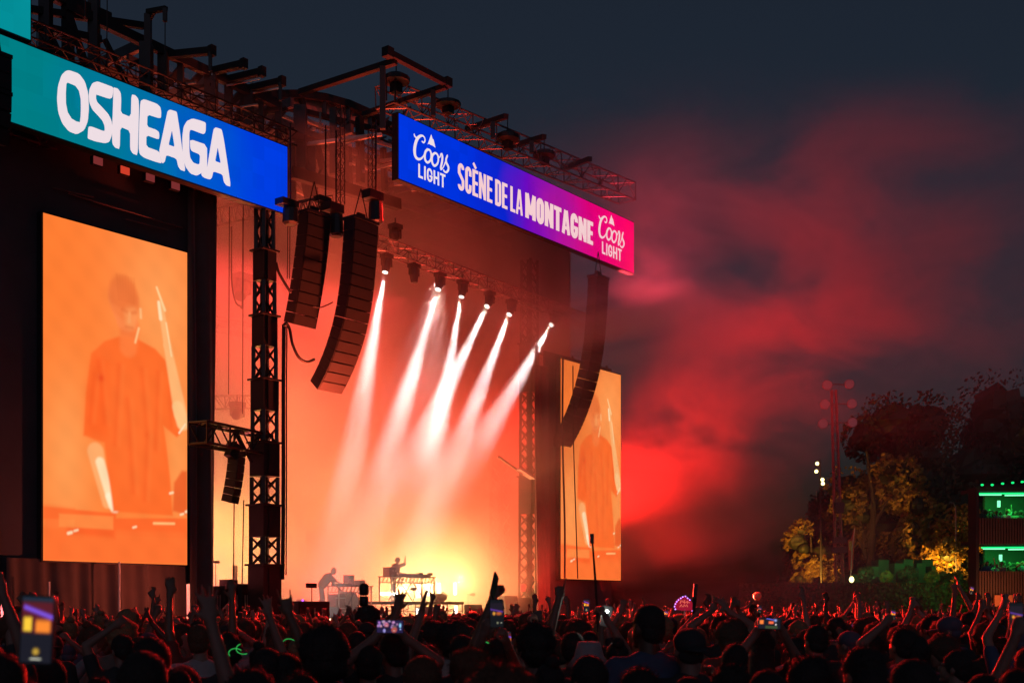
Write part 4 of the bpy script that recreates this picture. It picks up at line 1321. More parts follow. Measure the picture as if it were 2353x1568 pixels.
# microphones and stands
def mic_stand(u, d, z0, v_top, label, boom=0, head=.05, hl=.16):
    p = on_floor(u, 1390, d, z0)
    zt_ = Q(u, v_top, d).z
    t = thing('microphone_stand', label, 'microphone stand', p, 'microphone stands')
    MB().tube([p + UP * .1, Vector((p.x, p.y, zt_))], .014, 6).build('pole', M['cable'], t)
    for k in range(3):
        a_ = k * 2.1
        MB().tube([p + UP * .14, p + Vector((math.cos(a_) * .3, math.sin(a_) * .3, 0.01))], .012, 5).build('leg', M['cable'], t)
    e = Vector((p.x, p.y, zt_))
    if boom:
        MB().tube([e - A * boom * .3, e + A * boom], .012, 5).build('boom', M['cable'], t)
        e = e + A * boom
    MB().tube([e - A * hl * .5, e, e + A * hl * .5, e + A * (hl * .55)], [head * .6, head, head, head * .6], 10).build('microphone', M['black_metal'], t)
mic_stand(903 - 38 * .66 + 20, 3.5, DECK, 1322, 'thin microphone stand between the two performers')
mic_stand(1075, 4.0, DECK, 1364, 'short microphone stand with a block microphone at the right', .3, .08, .3)
mic_stand(824, 2.0, DECK, 1362, 'short stand with a red foam microphone right of the left table', .25, .08, .22)
mic_stand(808, 2.2, DECK, 1345, 'dark boom stand at the right end of the left table', .2, .04, .1)
mic_stand(495, 2.0, DECK, 1290, 'tall thin microphone stand left of the tower', 0, .05, .3)
# little cameras on bent arms
for i, (u, v, uh, vh, lab) in enumerate(((985, 1362, 988, 1318, 'small camera on a bent arm at the right end of the long table'), (832 - 25, 1335, 805, 1325, 'small camera on a bent arm at the right end of the left table'),
                                         (970, 1340, 966, 1318, 'smallest camera clamped on the long table'), (905 + 40, 1388, 950, 1352, 'camera on a low tripod under the long table'))):
    p, q = Q(u, v, 2.0), Q(uh, vh, 2.0)
    t = thing('stage_camera', lab, 'camera', p, 'small cameras on stage')
    mid = p.lerp(q, .5) + A * .12
    MB().tube([p, mid, q], .014, 5).build('arm', M['black_metal'], t)
    MB().box(q, (.2, .1, .12), AX).build('body', M['black_metal'], t)
    MB().tube([q - A * .1, q - A * .17], .045, 8).build('lens', M['grey_gear'], t)
t = thing('pencil_microphone', 'slanting white microphone over the long table', 'microphone', Q(925, 1335, 2.4))
MB().tube([Q(928, 1340, 2.4), Q(921, 1327, 2.4)], .012, 6).build('arm', M['black_metal'], t)
MB().tube([Q(921, 1327, 2.4), Q(913, 1316, 2.4)], .028, 8).build('head', GM['white_gear'], t)

# strobe tubes in two rows
n_ = 0
for (u, va, vb, d, lab) in ((962, 1342, 1372, 4.4, 'leftmost tube lamp of the upper row, half behind the table'), (983, 1339, 1368, 4.4, 'second tube lamp of the upper row, behind the table end'),
                            (1009, 1338, 1366, 4.4, 'third tube lamp of the upper row, free in the yellow smoke'), (1045, 1337, 1366, 4.4, 'rightmost tube lamp of the upper row'),
                            (960, 1396, 1418, 4.0, 'leftmost tube lamp of the lower row, under the riser'), (1009, 1390, 1415, 4.0, 'middle tube lamp of the lower row'), (1047, 1390, 1415, 4.0, 'rightmost tube lamp of the lower row')):
    p, q = Q(u, vb, d), Q(u, va, d)
    t = thing('tube_lamp', lab, 'tube lamp', p, 'upright strobe tubes behind the performer')
    MB().tube([p, q], .075, 10).build('tube', TUBE, t)
    MB().tube([p - UP * .06, p], .07, 10).build('cap', M['black_metal'], t)
    MB().tube([q, q + UP * .05], .07, 10).build('cap', M['black_metal'], t)
# power strip lamp glow on the riser
for i, (u, lab) in enumerate(((880, 'left of three small white footlights on the riser'), (892, 'middle of three small white footlights on the riser'), (905 + 4, 'right of three small white footlights on the riser'))):
    tag(MB().ball(Q(u, 1363, 2.0), (.11, .08, .07), 8, 6).build('footlight', TUBE), lab, 'footlight')

# black boxes at the front
def monitor(u0, u1, v0, v1, d, label, name='speaker_cabinet', cat='speaker'):
    p, q = Q(u0, v1, d), Q(u1, v1, d)
    s0, s1 = sd(p)[0], sd(q)[0]
    z1_ = Q((u0 + u1) / 2, v0, d).z; z0 = max(-.2, Q((u0 + u1) / 2, v1, d).z)
    t = thing(name, label, cat, S((s0 + s1) / 2, d, z0))
    MB().sbox(s0, s1, d, d + .6, z0, z1_).build('cabinet', M['case'], t)
    MB().sbox(s0 + .04, s1 - .04, d - .02, d - .002, z0 + .04, z1_ - .04).build('grille', M['speaker'], t)
    for k in range(3):
        MB().sbox(s0 + (s1 - s0) * (k + 1) / 4 - .02, s0 + (s1 - s0) * (k + 1) / 4 + .02, d - .05, d - .02, z0 + .3, z0 + .8).build('strap', GM['silver'], t)
monitor(685, 757, 1380, 1450, -1.6, 'big black speaker cabinet standing before the stage left of the middle')
t = thing('text_monitor', 'small flat black monitor on a thin stand above the speaker cabinet', 'monitor', Q(716, 1380, -1.2))
MB().box(Q(715, 1344, -1.2), (.46, .06, .16), AX).build('panel', M['black_metal'], t)
MB().tube([Q(716, 1347, -1.2), Q(716, 1385, -1.2)], .018, 6).build('stand', M['black_metal'], t)
# crates and cases by the foot of the left tower
for i, (u0, u1, v0, v1, d, lab) in enumerate(((492, 516, 1345, 1420, .6, 'dark case at the left behind the side drape'), (516, 552, 1352, 1420, .4, 'wide dark case in front of the tower foot'),
                                              (530, 546, 1330, 1352, .5, 'small box standing on the wide dark case'), (556, 578, 1340, 1420, .2, 'tall case touching the left side of the tower foot'))):
    monitor(u0, u1, v0, v1, d, lab, 'flight_case', 'case')
for i, (u1, v1, u2, v2, lab) in enumerate(((512, 1398, 537, 1372, 'long slanting lit rail before the tower foot'), (537, 1372, 546, 1392, 'short slanting lit rail before the tower foot'))):
    tag(MB().tube([Q(u1, v1, -1.2), Q(u2, v2, -1.2)], .025, 6).build('rail', GM['silver']), lab, 'rail')
# crowd barrier along the front of the stage
bt = thing('crowd_barrier', 'metal crowd barrier in front of the stage edge', 'barrier', S(14, -3, -.2))
for k in range(26):
    s = 2 + k
    MB().sbox(s, s + .04, -3.02, -2.98, -.2, .95).build('post', M['truss'], bt)
MB().sbox(2, 28, -3.03, -2.97, .91, .97).build('top_rail', M['truss'], bt)
MB().sbox(2, 28, -3.0, -2.98, -.1, .85).build('mesh_panel', M['speaker'], bt)

# floor wedges, cases and speakers that crowd the deck
for i, (u, v, d, w_, h_, lab) in enumerate(((640, 1398, 1.2, .7, .5, 'floor wedge speaker left of the silver laptop'), (772, 1402, .9, .6, .4, 'floor wedge speaker before the left table'), (850, 1402, .8, .6, .4, 'floor wedge speaker between the two tables'),
        (1005, 1408, 1.0, .6, .4, 'floor wedge speaker before the tube lamps'), (1100, 1402, 1.4, .8, .5, 'floor wedge speaker right of the tube lamps'), (1180, 1400, 1.6, 1.0, .9, 'pair sized cabinet at the right of the stage'), (1145, 1398, 3.0, .7, .7, 'dark case at the right rear of the stage'))):
    p = on_floor(u, v, d)
    s_, d_, _ = sd(p)
    t = thing('floor_speaker', lab, 'speaker', p, 'floor speakers on the stage')
    n0 = [S(s_ - w_ / 2, d_, DECK), S(s_ - w_ / 2, d_ + .5, DECK), S(s_ - w_ / 2, d_ + .5, DECK + h_), S(s_ - w_ / 2, d_ + .18, DECK + h_)]
    MB().prism(n0, A, w_).build('cabinet', M['case'], t)
    MB().prism([S(s_ - w_ / 2 + .04, d_ - .012, DECK + .04), S(s_ - w_ / 2 + .04, d_ - .006, DECK + .04), S(s_ - w_ / 2 + .04, d_ + .16, DECK + h_ * .93), S(s_ - w_ / 2 + .04, d_ + .154, DECK + h_ * .93)], A, w_ - .08).build('grille', M['speaker'], t)
t = thing('soft_bag', 'dark soft bag lying on the riser right of the long table', 'bag', S(DJ[0] + 2.9, 2.6, ZD))
MB().ball(S(DJ[0] + 2.8, 2.5, ZD + .17), (.42, .25, .2), 14, 9, AX).build('bag', M['drape'], t, smooth=True)
MB().tube([S(DJ[0] + 2.5, 2.3, ZD + .25), S(DJ[0] + 2.8, 2.28, ZD + .42), S(DJ[0] + 3.1, 2.3, ZD + .25)], .02, 6).build('handle', M['cable'], t)
rk = random.Random(8)
for i in range(6):
    s_ = DJ[0] - 1.2 + i * .75
    pts = [S(s_ + rk.uniform(-.3, .3) * q, 1.7 - .05 * q, DECK + .62 - .1 * q + .05 * math.sin(q)) for q in range(6)]
    tag(MB().tube(pts, .015, 5).build('cable', M['cable']), '%s of six thin cables hanging over the riser edge from the left' % ('first', 'second', 'third', 'fourth', 'fifth', 'sixth')[i], 'cable')
# ================================================================ the far side at the right: trees, light mast, bar tower
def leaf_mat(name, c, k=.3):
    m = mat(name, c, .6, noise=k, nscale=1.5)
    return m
LEAF = [leaf_mat('leaf_green', (.06, .06, .02)), leaf_mat('leaf_amber_lit', (.22, .14, .02)), leaf_mat('leaf_dark', (.03, .04, .018))]  # amber lamp light is put into the colour of the second
BARK = mat('tree_bark', (.06, .045, .035), .9, noise=.4, nscale=3, bump=.6)

def tree(u, vtop, Y, w_, label, seed, leafm=0, base_v=None, n=4420, trunk_h=.3, ls=.23, group=None):
    rnd = random.Random(seed)
    top = QD(u, vtop, Y)
    H = top.z
    t = thing('tree', label, 'tree', (top.x, Y, 0), group)
    O = Vector((top.x, Y, 0))
    MB().tube([O, O + Vector((rnd.uniform(-.3, .3), 0, H * .3)), O + Vector((rnd.uniform(-.6, .6), 0, H * .6)), O + Vector((0, 0, H * .9))], [H * .03, H * .022, H * .014, H * .004], 9).build('trunk', BARK, t)
    lobes = []
    for i in range(11):
        z = H * rnd.uniform(trunk_h, .92)
        rr_ = w_ * .5 * math.sin(math.pi * min(1, max(.12, (z / H - trunk_h * .6) / (1.02 - trunk_h * .6)))) ** .7
        a_ = rnd.uniform(0, 6.28)
        q = rnd.uniform(.3, .85)
        c = O + Vector((math.cos(a_) * rr_ * q, math.sin(a_) * rr_ * q, z))
        lobes.append((c, rnd.uniform(.17, .30) * w_))
        if i < 6:
            b0 = O + Vector((0, 0, z * .62))
            MB().tube([b0, b0.lerp(c, .5) + Vector((0, 0, .3)), c], [H * .012, H * .008, H * .003], 6).build('limb', BARK, t)
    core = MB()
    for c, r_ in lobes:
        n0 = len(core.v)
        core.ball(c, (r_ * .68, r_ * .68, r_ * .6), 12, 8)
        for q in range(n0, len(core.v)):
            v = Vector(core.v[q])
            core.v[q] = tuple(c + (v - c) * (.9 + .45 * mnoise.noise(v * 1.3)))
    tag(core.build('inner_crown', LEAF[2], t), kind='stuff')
    mb = MB()
    for i in range(n):
        c, r_ = lobes[rnd.randrange(len(lobes))]
        d = Vector((rnd.gauss(0, 1), rnd.gauss(0, 1), rnd.gauss(0, 1) * .75)).normalized() * r_ * rnd.uniform(.72, 1.03)
        p = c + d
        # hollow out patches so that clumps and gaps show
        if mnoise.noise(p * .55 + Vector((seed, 0, 0))) < -.12:
            continue
        nrm = Vector((rnd.gauss(0, 1), rnd.gauss(0, 1) - .6, rnd.gauss(0, .8))).normalized()
        X = nrm.orthogonal().normalized() * ls * rnd.uniform(.5, 1.2)
        Y_ = nrm.cross(X).normalized() * ls * rnd.uniform(.4, .9)
        mb.add([p - X, p - Y_ * .8 + X * .1, p + X, p + Y_ * .8 - X * .1], [(0, 1, 2, 3)])
    tag(mb.build('crown', LEAF[leafm], t), kind='stuff')
    return t
T_ = tree
T_(2090, 900, 96, 12, 'tallest dark tree behind the green lit terrace', 1, 0, n=8840, group='trees at the right')
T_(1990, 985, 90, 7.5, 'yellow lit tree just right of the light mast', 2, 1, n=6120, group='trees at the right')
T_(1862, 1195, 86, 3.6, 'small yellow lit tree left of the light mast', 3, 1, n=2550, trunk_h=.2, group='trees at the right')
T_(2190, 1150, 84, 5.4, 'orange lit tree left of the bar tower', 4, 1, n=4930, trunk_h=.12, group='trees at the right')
T_(2250, 905, 104, 13, 'broad black tree behind the bar tower', 5, 2, n=7140, group='trees at the right')
T_(2330, 925, 108, 12, 'black tree at the right edge above the bar tower', 6, 2, n=5780, group='trees at the right')
T_(1875, 1120, 106, 8, 'dark tree with three lamps before it', 9, 2, n=5440, group='trees at the right')
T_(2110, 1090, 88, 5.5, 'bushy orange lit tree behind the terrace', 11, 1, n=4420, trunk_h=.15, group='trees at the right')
# lit by the amber lamps of the terrace below them
for i, (u, v, Y, tu, tv, tY, e, spot) in enumerate(((1975, 1335, 80, 2010, 1150, 92, 9000, 80), (1868, 1345, 79, 1862, 1240, 86, 1500, 60), (2170, 1345, 81, 2190, 1200, 86, 1700, 75), (2080, 1338, 80, 2085, 1190, 90, 5000, 80))):
    p = QD(u, v, Y)
    light('tree_uplight', 'SPOT', p, QD(tu, tv, tY), e * 2.6, (1, .42, .04), .2, spot, .8)
    t = thing('uplight', 'small amber uplight %s' % ('near the foot of the light mast', 'at the left end of the hedge', 'below the orange lit tree', 'behind the middle of the terrace')[i], 'lamp', p + Vector((0, -.3, 0)), 'amber uplights')
    MB().tube([p + Vector((0, -.35, -.1)), p + Vector((0, -.1, .05))], [.14, .18], 10).build('housing', M['black_metal'], t)
    MB().tube([p + Vector((0, -.30, -.25)), p + Vector((0, -.30, -.1))], .04, 6).build('stand', M['black_metal'], t)

# low wall or hedge behind the crowd
hd = thing('hedge', 'long high dark clipped hedge behind the crowd at the right', 'hedge', (30, 74, 0))
x0, x1 = QD(1700, 1390, 74).x, QD(2245, 1390, 74).x
hb = MB(); hr = random.Random(4)
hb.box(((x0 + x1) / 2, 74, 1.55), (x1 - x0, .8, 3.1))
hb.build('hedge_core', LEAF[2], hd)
lb = MB()
for i in range(9000):
    p = Vector((hr.uniform(x0, x1), 73.55 + hr.uniform(-.1, .1) if hr.random() < .7 else hr.uniform(73.6, 74.4), hr.uniform(0, 3.2)))
    if p.y > 73.7:
        p.z = 3.12 + hr.uniform(-.05, .12)
    n_ = Vector((hr.gauss(0, 1), -1, hr.gauss(0, 1))).normalized()
    X = n_.orthogonal().normalized() * .12; Yq = n_.cross(X).normalized() * .09
    lb.add([p - X, p - Yq, p + X, p + Yq], [(0, 1, 2, 3)])
tag(lb.build('leafage', LEAF[0], hd), kind='stuff')

# green lit terrace blocks
GREEN = mat('green_lit_board', (.04, .22, .09), .7, noise=.3, nscale=2)
gt = thing('terrace', 'stepped terrace structure in dim green light above the hedge', 'terrace', QD(2060, 1335, 78))
def gblock(u0, v0, u1, v1, Y, dep, nm, m):
    p, q = QD(u0, v1, Y), QD(u1, v0, Y)
    MB().box(((p.x + q.x) / 2, Y + dep / 2, (p.z + q.z) / 2), (q.x - p.x, dep, q.z - p.z)).build(nm, m, gt)
gblock(1958, 1318, 2168, 1337, 78, 3, 'base_slab', GREEN)
for (a_, b_, c_, d_) in ((1995, 1300, 2018, 1318), (2018, 1285, 2042, 1318), (2055, 1293, 2078, 1318), (2076, 1284, 2098, 1300), (2106, 1293, 2126, 1318), (2118, 1284, 2143, 1300), (2140, 1300, 2150, 1318)):
    gblock(a_, b_, c_, d_, 78.3 + (a_ % 5) * .3, 1.6, 'block', GREEN)
for (a_, b_, c_, d_) in ((2000, 1324, 2044, 1337), (2062, 1312, 2094, 1335), (2098, 1304, 2110, 1330)):
    gblock(a_, b_, c_, d_, 77.6, .3, 'dark_panel', M['case'])
gl = emit_mat('dim_green_lamp', (.05, 1, .3), 2, 'NONE')
light('terrace_green', 'AREA', QD(2060, 1355, 75) + Vector((0, 0, 1.2)), QD(2060, 1305, 78), 26, (.12, 1, .32), 6, sizey=.5)

# shrubs growing in front of the terrace
for i, (u, v, k, lab) in enumerate(((1990, 1322, .7, 'shrub before the left end of the terrace'), (2035, 1328, .5, 'shrub before the dark terrace panel'), (2085, 1324, .8, 'round shrub in the middle of the terrace'), (2140, 1328, .6, 'shrub at the right end of the terrace'), (2188, 1335, 1.1, 'shrub between the terrace and the bar tower'))):
    t = thing('shrub', lab, 'shrub', QD(u, v, 76.6), 'shrubs on the terrace')
    rs = random.Random(60 + i); lf = MB()
    for q in range(420):
        d = Vector((rs.gauss(0, 1), rs.gauss(0, .5), rs.gauss(0, .8))).normalized() * rs.uniform(.3, .75) * k
        p = QD(u, v - 4, 76.6) + d
        if mnoise.noise(p * 2.1) < -.1:
            continue
        n2 = Vector((rs.gauss(0, 1), -1, rs.gauss(0, 1))).normalized(); X = n2.orthogonal().normalized() * .13; Yq = n2.cross(X).normalized() * .1
        lf.add([p - X, p - Yq, p + X, p + Yq], [(0, 1, 2, 3)])
    tag(lf.build('foliage', LEAF[i % 2], t), kind='stuff')
    MB().tube([QD(u, v + 12, 76.6), QD(u, v, 76.6)], .04, 5).build('stem', BARK, t)

# light mast with round lamps
mt = thing('light_mast', 'tall lattice mast with six round lamps glowing in red smoke', 'light mast', (QD(1925, 1390, 74).x, 74, 0))
mx = QD(1925, 1390, 74).x
mh = QD(1925, 895, 74).z
mtop = Vector((QD(1915, 895, 74).x, 74, mh))
mbot = Vector((QD(1932, 1390, 74).x, 74, 0))
for i in (-1, 1):
    for j in (-1, 1):
        MB().tube([mbot + Vector((i * .24, j * .24, 0)), mtop + Vector((i * .13, j * .13, 0))], .045, 6).build('leg', M['truss'], mt)
lc = MB(); nseg = 26
for k in range(nseg):
    a_, b_ = k / nseg, (k + 1) / nseg
    wa, wb = .24 - .11 * a_, .24 - .11 * b_
    for (c0, c1) in (((-1, -1), (1, -1)), ((1, -1), (1, 1)), ((1, 1), (-1, 1)), ((-1, 1), (-1, -1))):
        if k % 2:
            c0, c1 = c1, c0
        lc.bar(mbot.lerp(mtop, a_) + Vector((c0[0] * wa, c0[1] * wa, 0)), mbot.lerp(mtop, b_) + Vector((c1[0] * wb, c1[1] * wb, 0)), .03, .03)
tag(lc.build('lacing', M['truss'], mt), kind='stuff')
LAMPG = mat('lamp_reflector', (.35, .3, .3), .3, .6, noise=.1)
for (u, v) in ((1900, 884), (1895, 928), (1890, 973), (1951, 882), (1957, 927), (1958, 970)):
    c = QD(u, v, 74)
    MB().tube([c + Vector((0, .35, .05)), c + Vector((0, .1, 0)), c], [.1, .26, .30], 14).build('lamp_housing', M['black_metal'], mt)
    MB().tube([c + Vector((0, -.01, 0)), c + Vector((0, -.05, 0))], [.31, .27], 16).build('reflector', LAMPG, mt)
    MB().bar(c + Vector((0, .2, 0)), Vector((mtop.lerp(mbot, (mtop.z - c.z) / mtop.z).x, 74, c.z)), .06, .06).build('bracket', M['truss'], mt)
for (v, w_) in ((1160, .55), (1172, .5), (1240, .8), (1262, .9)):
    c = QD(1928, v, 73.6)
    MB().box(c, (w_, .3, .35)).build('control_box', M['case'], mt)
# small mast with four warm lamps
WARM = emit_mat('warm_lamp_lit', (1, .80, .28), 5)
sm_ = thing('lamp_post', 'slim dark post with four warm round lamps left of the light mast', 'lamp post', (QD(1883, 1390, 82).x, 82, 0))
MB().tube([Vector((QD(1888, 1390, 82).x, 82, 0)), QD(1883, 1055, 82)], [.11, .05], 8).build('post', M['black_metal'], sm_)
for (u, v) in ((1877, 1064), (1875, 1082), (1889, 1101), (1890, 1110)):
    MB().ball(QD(u, v, 81.7), .12, 12, 8).build('lamp', WARM, sm_)
MB().tube([QD(1874, 1128, 82), QD(1876, 1150, 82)], .03, 5).build('bracket', M['truss'], sm_)
for i, (u, v, lab) in enumerate(((1956, 1330, 'bright yellow lamp at the foot of the feather flag'), (1953, 1348, 'small yellow lamp just under the bright one'))):
    t = thing('globe_lamp', lab, 'lamp', QD(u, v, 74.5))
    MB().ball(QD(u, v, 74.5), (.15 if i == 0 else .08, .12, .19 if i == 0 else .12), 12, 8).build('globe', WARM, t)
    MB().tube([QD(u, v - 8, 74.5), QD(u, v - 4, 74.5)], .04, 6).build('neck', M['black_metal'], t)
# street lamp in the dark
sl_ = thing('street_lamp', 'dim bent street lamp before the orange lit tree', 'street lamp', QD(2196, 1390, 82))
MB().tube([Vector((QD(2197, 1390, 82).x, 82, 0)), QD(2195, 1165, 82), QD(2190, 1155, 82), QD(2183, 1155, 82)], .06, 6).build('post', M['truss'], sl_)
MB().tube([QD(2186, 1155, 82), QD(2181, 1154, 82)], .09, 8).build('lamp_head', M['truss'], sl_)
# feather flag
FL = mat('red_flag_cloth', (.55, .06, .04), .8, noise=.25, nscale=1.5)
FLY = mat('yellow_flag_print', (.6, .4, .08), .8)
ff = thing('feather_flag', 'narrow red feather flag with a yellow mark beside the light mast', 'flag', QD(1958, 1335, 75))
MB().tube([QD(1953, 1345, 75), QD(1957, 1260, 75), QD(1963, 1213, 75)], .03, 6).build('pole', M['white_pole'], ff)
MB().prism([QD(1950, 1308, 75), QD(1947, 1240, 75), QD(1955, 1236, 75), QD(1962, 1214, 75), QD(1963, 1240, 75), QD(1959, 1306, 75)], Vector((0, 1, 0)), .03).build('cloth', FL, ff)
MB().prism([QD(1950, 1262, 74.98), QD(1949, 1242, 74.98), QD(1957, 1242, 74.98), QD(1956, 1264, 74.98)], Vector((0, -1, 0)), .01).build('print', FLY, ff)

# bar tower with green tubes
bw = thing('bar_tower', 'two storey slatted bar tower with bright green light tubes', 'bar', QD(2300, 1390, 68) - Vector((0, 0, 1.9)))
WOOD = mat('dark_slat_wood', (.10, .055, .035), .7, noise=.35, nscale=2)
DKW = mat('bar_shell', (.022, .018, .018), .8, noise=.3)
GT = emit_mat('green_tube_lit', (.01, 1.0, .22), 1.3)
GT2 = emit_mat('green_tube_core', (.22, 1.0, .48), 1.6)
Yb = 68
def bx_(u0, v0, u1, v1, y0, dep, nm, m, par=None):
    p, q = QD(u0, v1, y0), QD(u1, v0, y0)
    z0 = max(0, p.z)
    o = MB().box(((p.x + q.x) / 2, y0 + dep / 2, (z0 + q.z) / 2), (q.x - p.x, dep, q.z - z0)).build(nm, m, par or bw)
    return o
bx_(2262, 1112, 2560, 1420, Yb + 2.6, .3, 'back_wall', DKW)
bx_(2242, 1118, 2249, 1460, Yb, 1.2, 'side_wall', DKW)
for v in (1122, 1243, 1360):
    bx_(2246, v - 3, 2560, v + 5, Yb + .05, 2.6, 'floor_slab', DKW)
bx_(2249, 1190, 2560, 1248, Yb, .08, 'railing_board', DKW); bx_(2249, 1312, 2560, 1366, Yb, .08, 'railing_board', DKW)
for (va, vb) in ((1189, 1250), (1311, 1368)):
    u = 2250
    while u < 2380:
        bx_(u, va, u + 3.6, vb, Yb - .12, .1, 'slat', WOOD); u += 6.3
u = 2250
while u < 2380:
    bx_(u, 1368, u + 3.6, 1400, Yb - .1, .1, 'slat', WOOD); u += 6.3
for (v, du) in ((1133, 0), (1257, 8)):
    for (a_, b_, dv, dy) in ((2246 + du, 2560, 0, .2), (2250 + du, 2300 + du, 2.5, .8), (2308 + du, 2560, 4, 1.3)):
        p, q = QD(a_, v + dv, Yb + dy), QD(b_, v + dv - (2 if b_ > 2500 else 0), Yb + dy)
        MB().tube([p, q], .045, 6).build('green_tube', GT if dv == 0 else GT2, bw)
    bx_(2292 + du / 2, v + 16, 2296 + du / 2 + 2, v + 31, Yb + 1.5, .1, 'green_panel', GT2)
for (u, v) in ((2256, 1113), (2279, 1113), (2303, 1110), (2326, 1108), (2348, 1106)):
    MB().ball(QD(u, v, Yb - .1), (.09, .09, .06), 8, 6).build('green_bulb', GT, bw)
for i, v in enumerate((1150, 1272)):
    light('bar_green', 'AREA', QD(2315, v, Yb + 1.0), QD(2315, v + 60, Yb + 2.2), 130, (.02, 1, .12), 4, sizey=1)
light('bar_amber', 'AREA', QD(2290, 1378, Yb - 2.2), QD(2290, 1330, Yb), 60, (1, .30, .10), 3, sizey=1)
OR = mat('orange_board', (.5, .18, .07), .7, noise=.2)
tag(bx_(2285, 1366, 2326, 1392, Yb - .5, .12, 'counter_board', OR), 'counter board lit orange below the slats')
# ================================================================ people
SKIN = [mat('skin_tone', c, .55, noise=.12, nscale=12) for c in ((.23, .13, .10), (.16, .09, .06), (.27, .17, .13), (.08, .045, .03))]
HAIR = [mat('hair', c, .75, noise=.5, nscale=60, bump=.6) for c in ((.02, .015, .014), (.06, .03, .018), (.22, .14, .07), (.10, .04, .02))]
CLOTH = [mat('shirt_cloth', tuple(q * .62 for q in c), .85, noise=.2, nscale=14, bump=.3) for c in ((.05, .05, .055), (.16, .13, .20), (.45, .43, .44), (.25, .06, .05), (.09, .12, .22), (.28, .24, .20), (.04, .07, .06), (.55, .5, .52))]
JEANS = [mat('trouser_cloth', c, .85, noise=.2, nscale=14) for c in ((.04, .05, .08), (.03, .03, .03), (.12, .11, .10))]

def capsule(mb, p, q, r0, r1, n=10):
    p, q = Vector(p), Vector(q)
    d = (q - p)
    L = d.length
    d = d / L if L > 1e-6 else Vector((0, 0, 1))
    mb.tube([p - d * r0, p - d * r0 * .8, p - d * r0 * .4, p, q, q + d * r1 * .4, q + d * r1 * .8, q + d * r1],
            [r0 * .05, r0 * .6, r0 * .92, r0, r1, r1 * .92, r1 * .6, r1 * .05], n)

def hand_prims(mb, w_, dr, palm, kind, side, k=1.0, rf=.0092):
    """hand with its wrist at w_, pointing along dr, palm facing palm"""
    dr = dr.normalized()
    palm = (palm - dr * palm.dot(dr)).normalized()
    ac = dr.cross(palm) * side           # towards the thumb
    c = w_ + dr * .055 * k
    mb.ball(c, (.040 * k, .017 * k, .052 * k), 12, 8, (ac, palm, dr))
    capsule(mb, w_ - dr * .03, w_ + dr * .02, .026 * k, .028 * k)
    fl = [(.030, .070, 12), (.010, .080, 3), (-.011, .074, -4), (-.030, .058, -13)]
    for i, (o, L, sp) in enumerate(fl):
        curl = {'open': 12, 'relaxed': 38, 'fist': 95, 'point': 95, 'horns': 95, 'grip': 70, 'clap': 6}[kind]
        if kind == 'point' and i == 0 or kind == 'horns' and i in (0, 3):
            curl = 4
        spread = sp * (1.5 if kind == 'open' else .5)
        b = w_ + (dr * .098 + ac * o) * k
        d = dr * math.cos(R(spread)) + ac * math.sin(R(spread))
        p = b - d * .015
        a_ = 0
        for j, seg in enumerate((.45, .32, .25)):
            a_ += R(curl) * (.55, 1.0, .6)[j] if curl < 60 else R(curl) * (.85, 1.0, .5)[j]
            dd = d * math.cos(a_) + palm * math.sin(a_)
            q = p + dd * L * seg * k * 1.15
            capsule(mb, p, q, rf * k * (1.05, .98, .9)[j], rf * k * (.98, .9, .82)[j], 8)
            p = q
    b = w_ + (dr * .03 + ac * .028) * k
    td = (dr * .65 + ac * (.75 if kind in ('open', 'clap') else .35) + palm * (.2 if kind in ('open', 'clap') else .65)).normalized()
    m_ = b + td * .035 * k
    e = m_ + (td * .7 + dr * .45).normalized() * .032 * k
    capsule(mb, b, m_, rf * 1.35 * k, rf * 1.15 * k, 8)
    capsule(mb, m_, e, rf * 1.1 * k, rf * .95 * k, 8)

def ik(sh, tgt, l1, l2, pole):
    v = tgt - sh
    D = v.length
    if D > (l1 + l2) * .995:
        f = D / (l1 + l2) / .995
        f = min(f, 1.12)
        l1 *= f; l2 *= f
        if D > (l1 + l2) * .995:
            tgt = sh + v.normalized() * (l1 + l2) * .99
            v = tgt - sh; D = v.length
    D = max(D, abs(l1 - l2) + .02)
    d = v.normalized()
    x = (l1 * l1 - l2 * l2 + D * D) / (2 * D)
    h = math.sqrt(max(0, l1 * l1 - x * x))
    pl = (pole - d * pole.dot(d))
    pl = pl.normalized() if pl.length > 1e-4 else Vector((1, 0, 0))
    return sh + d * x + pl * h, sh + d * D

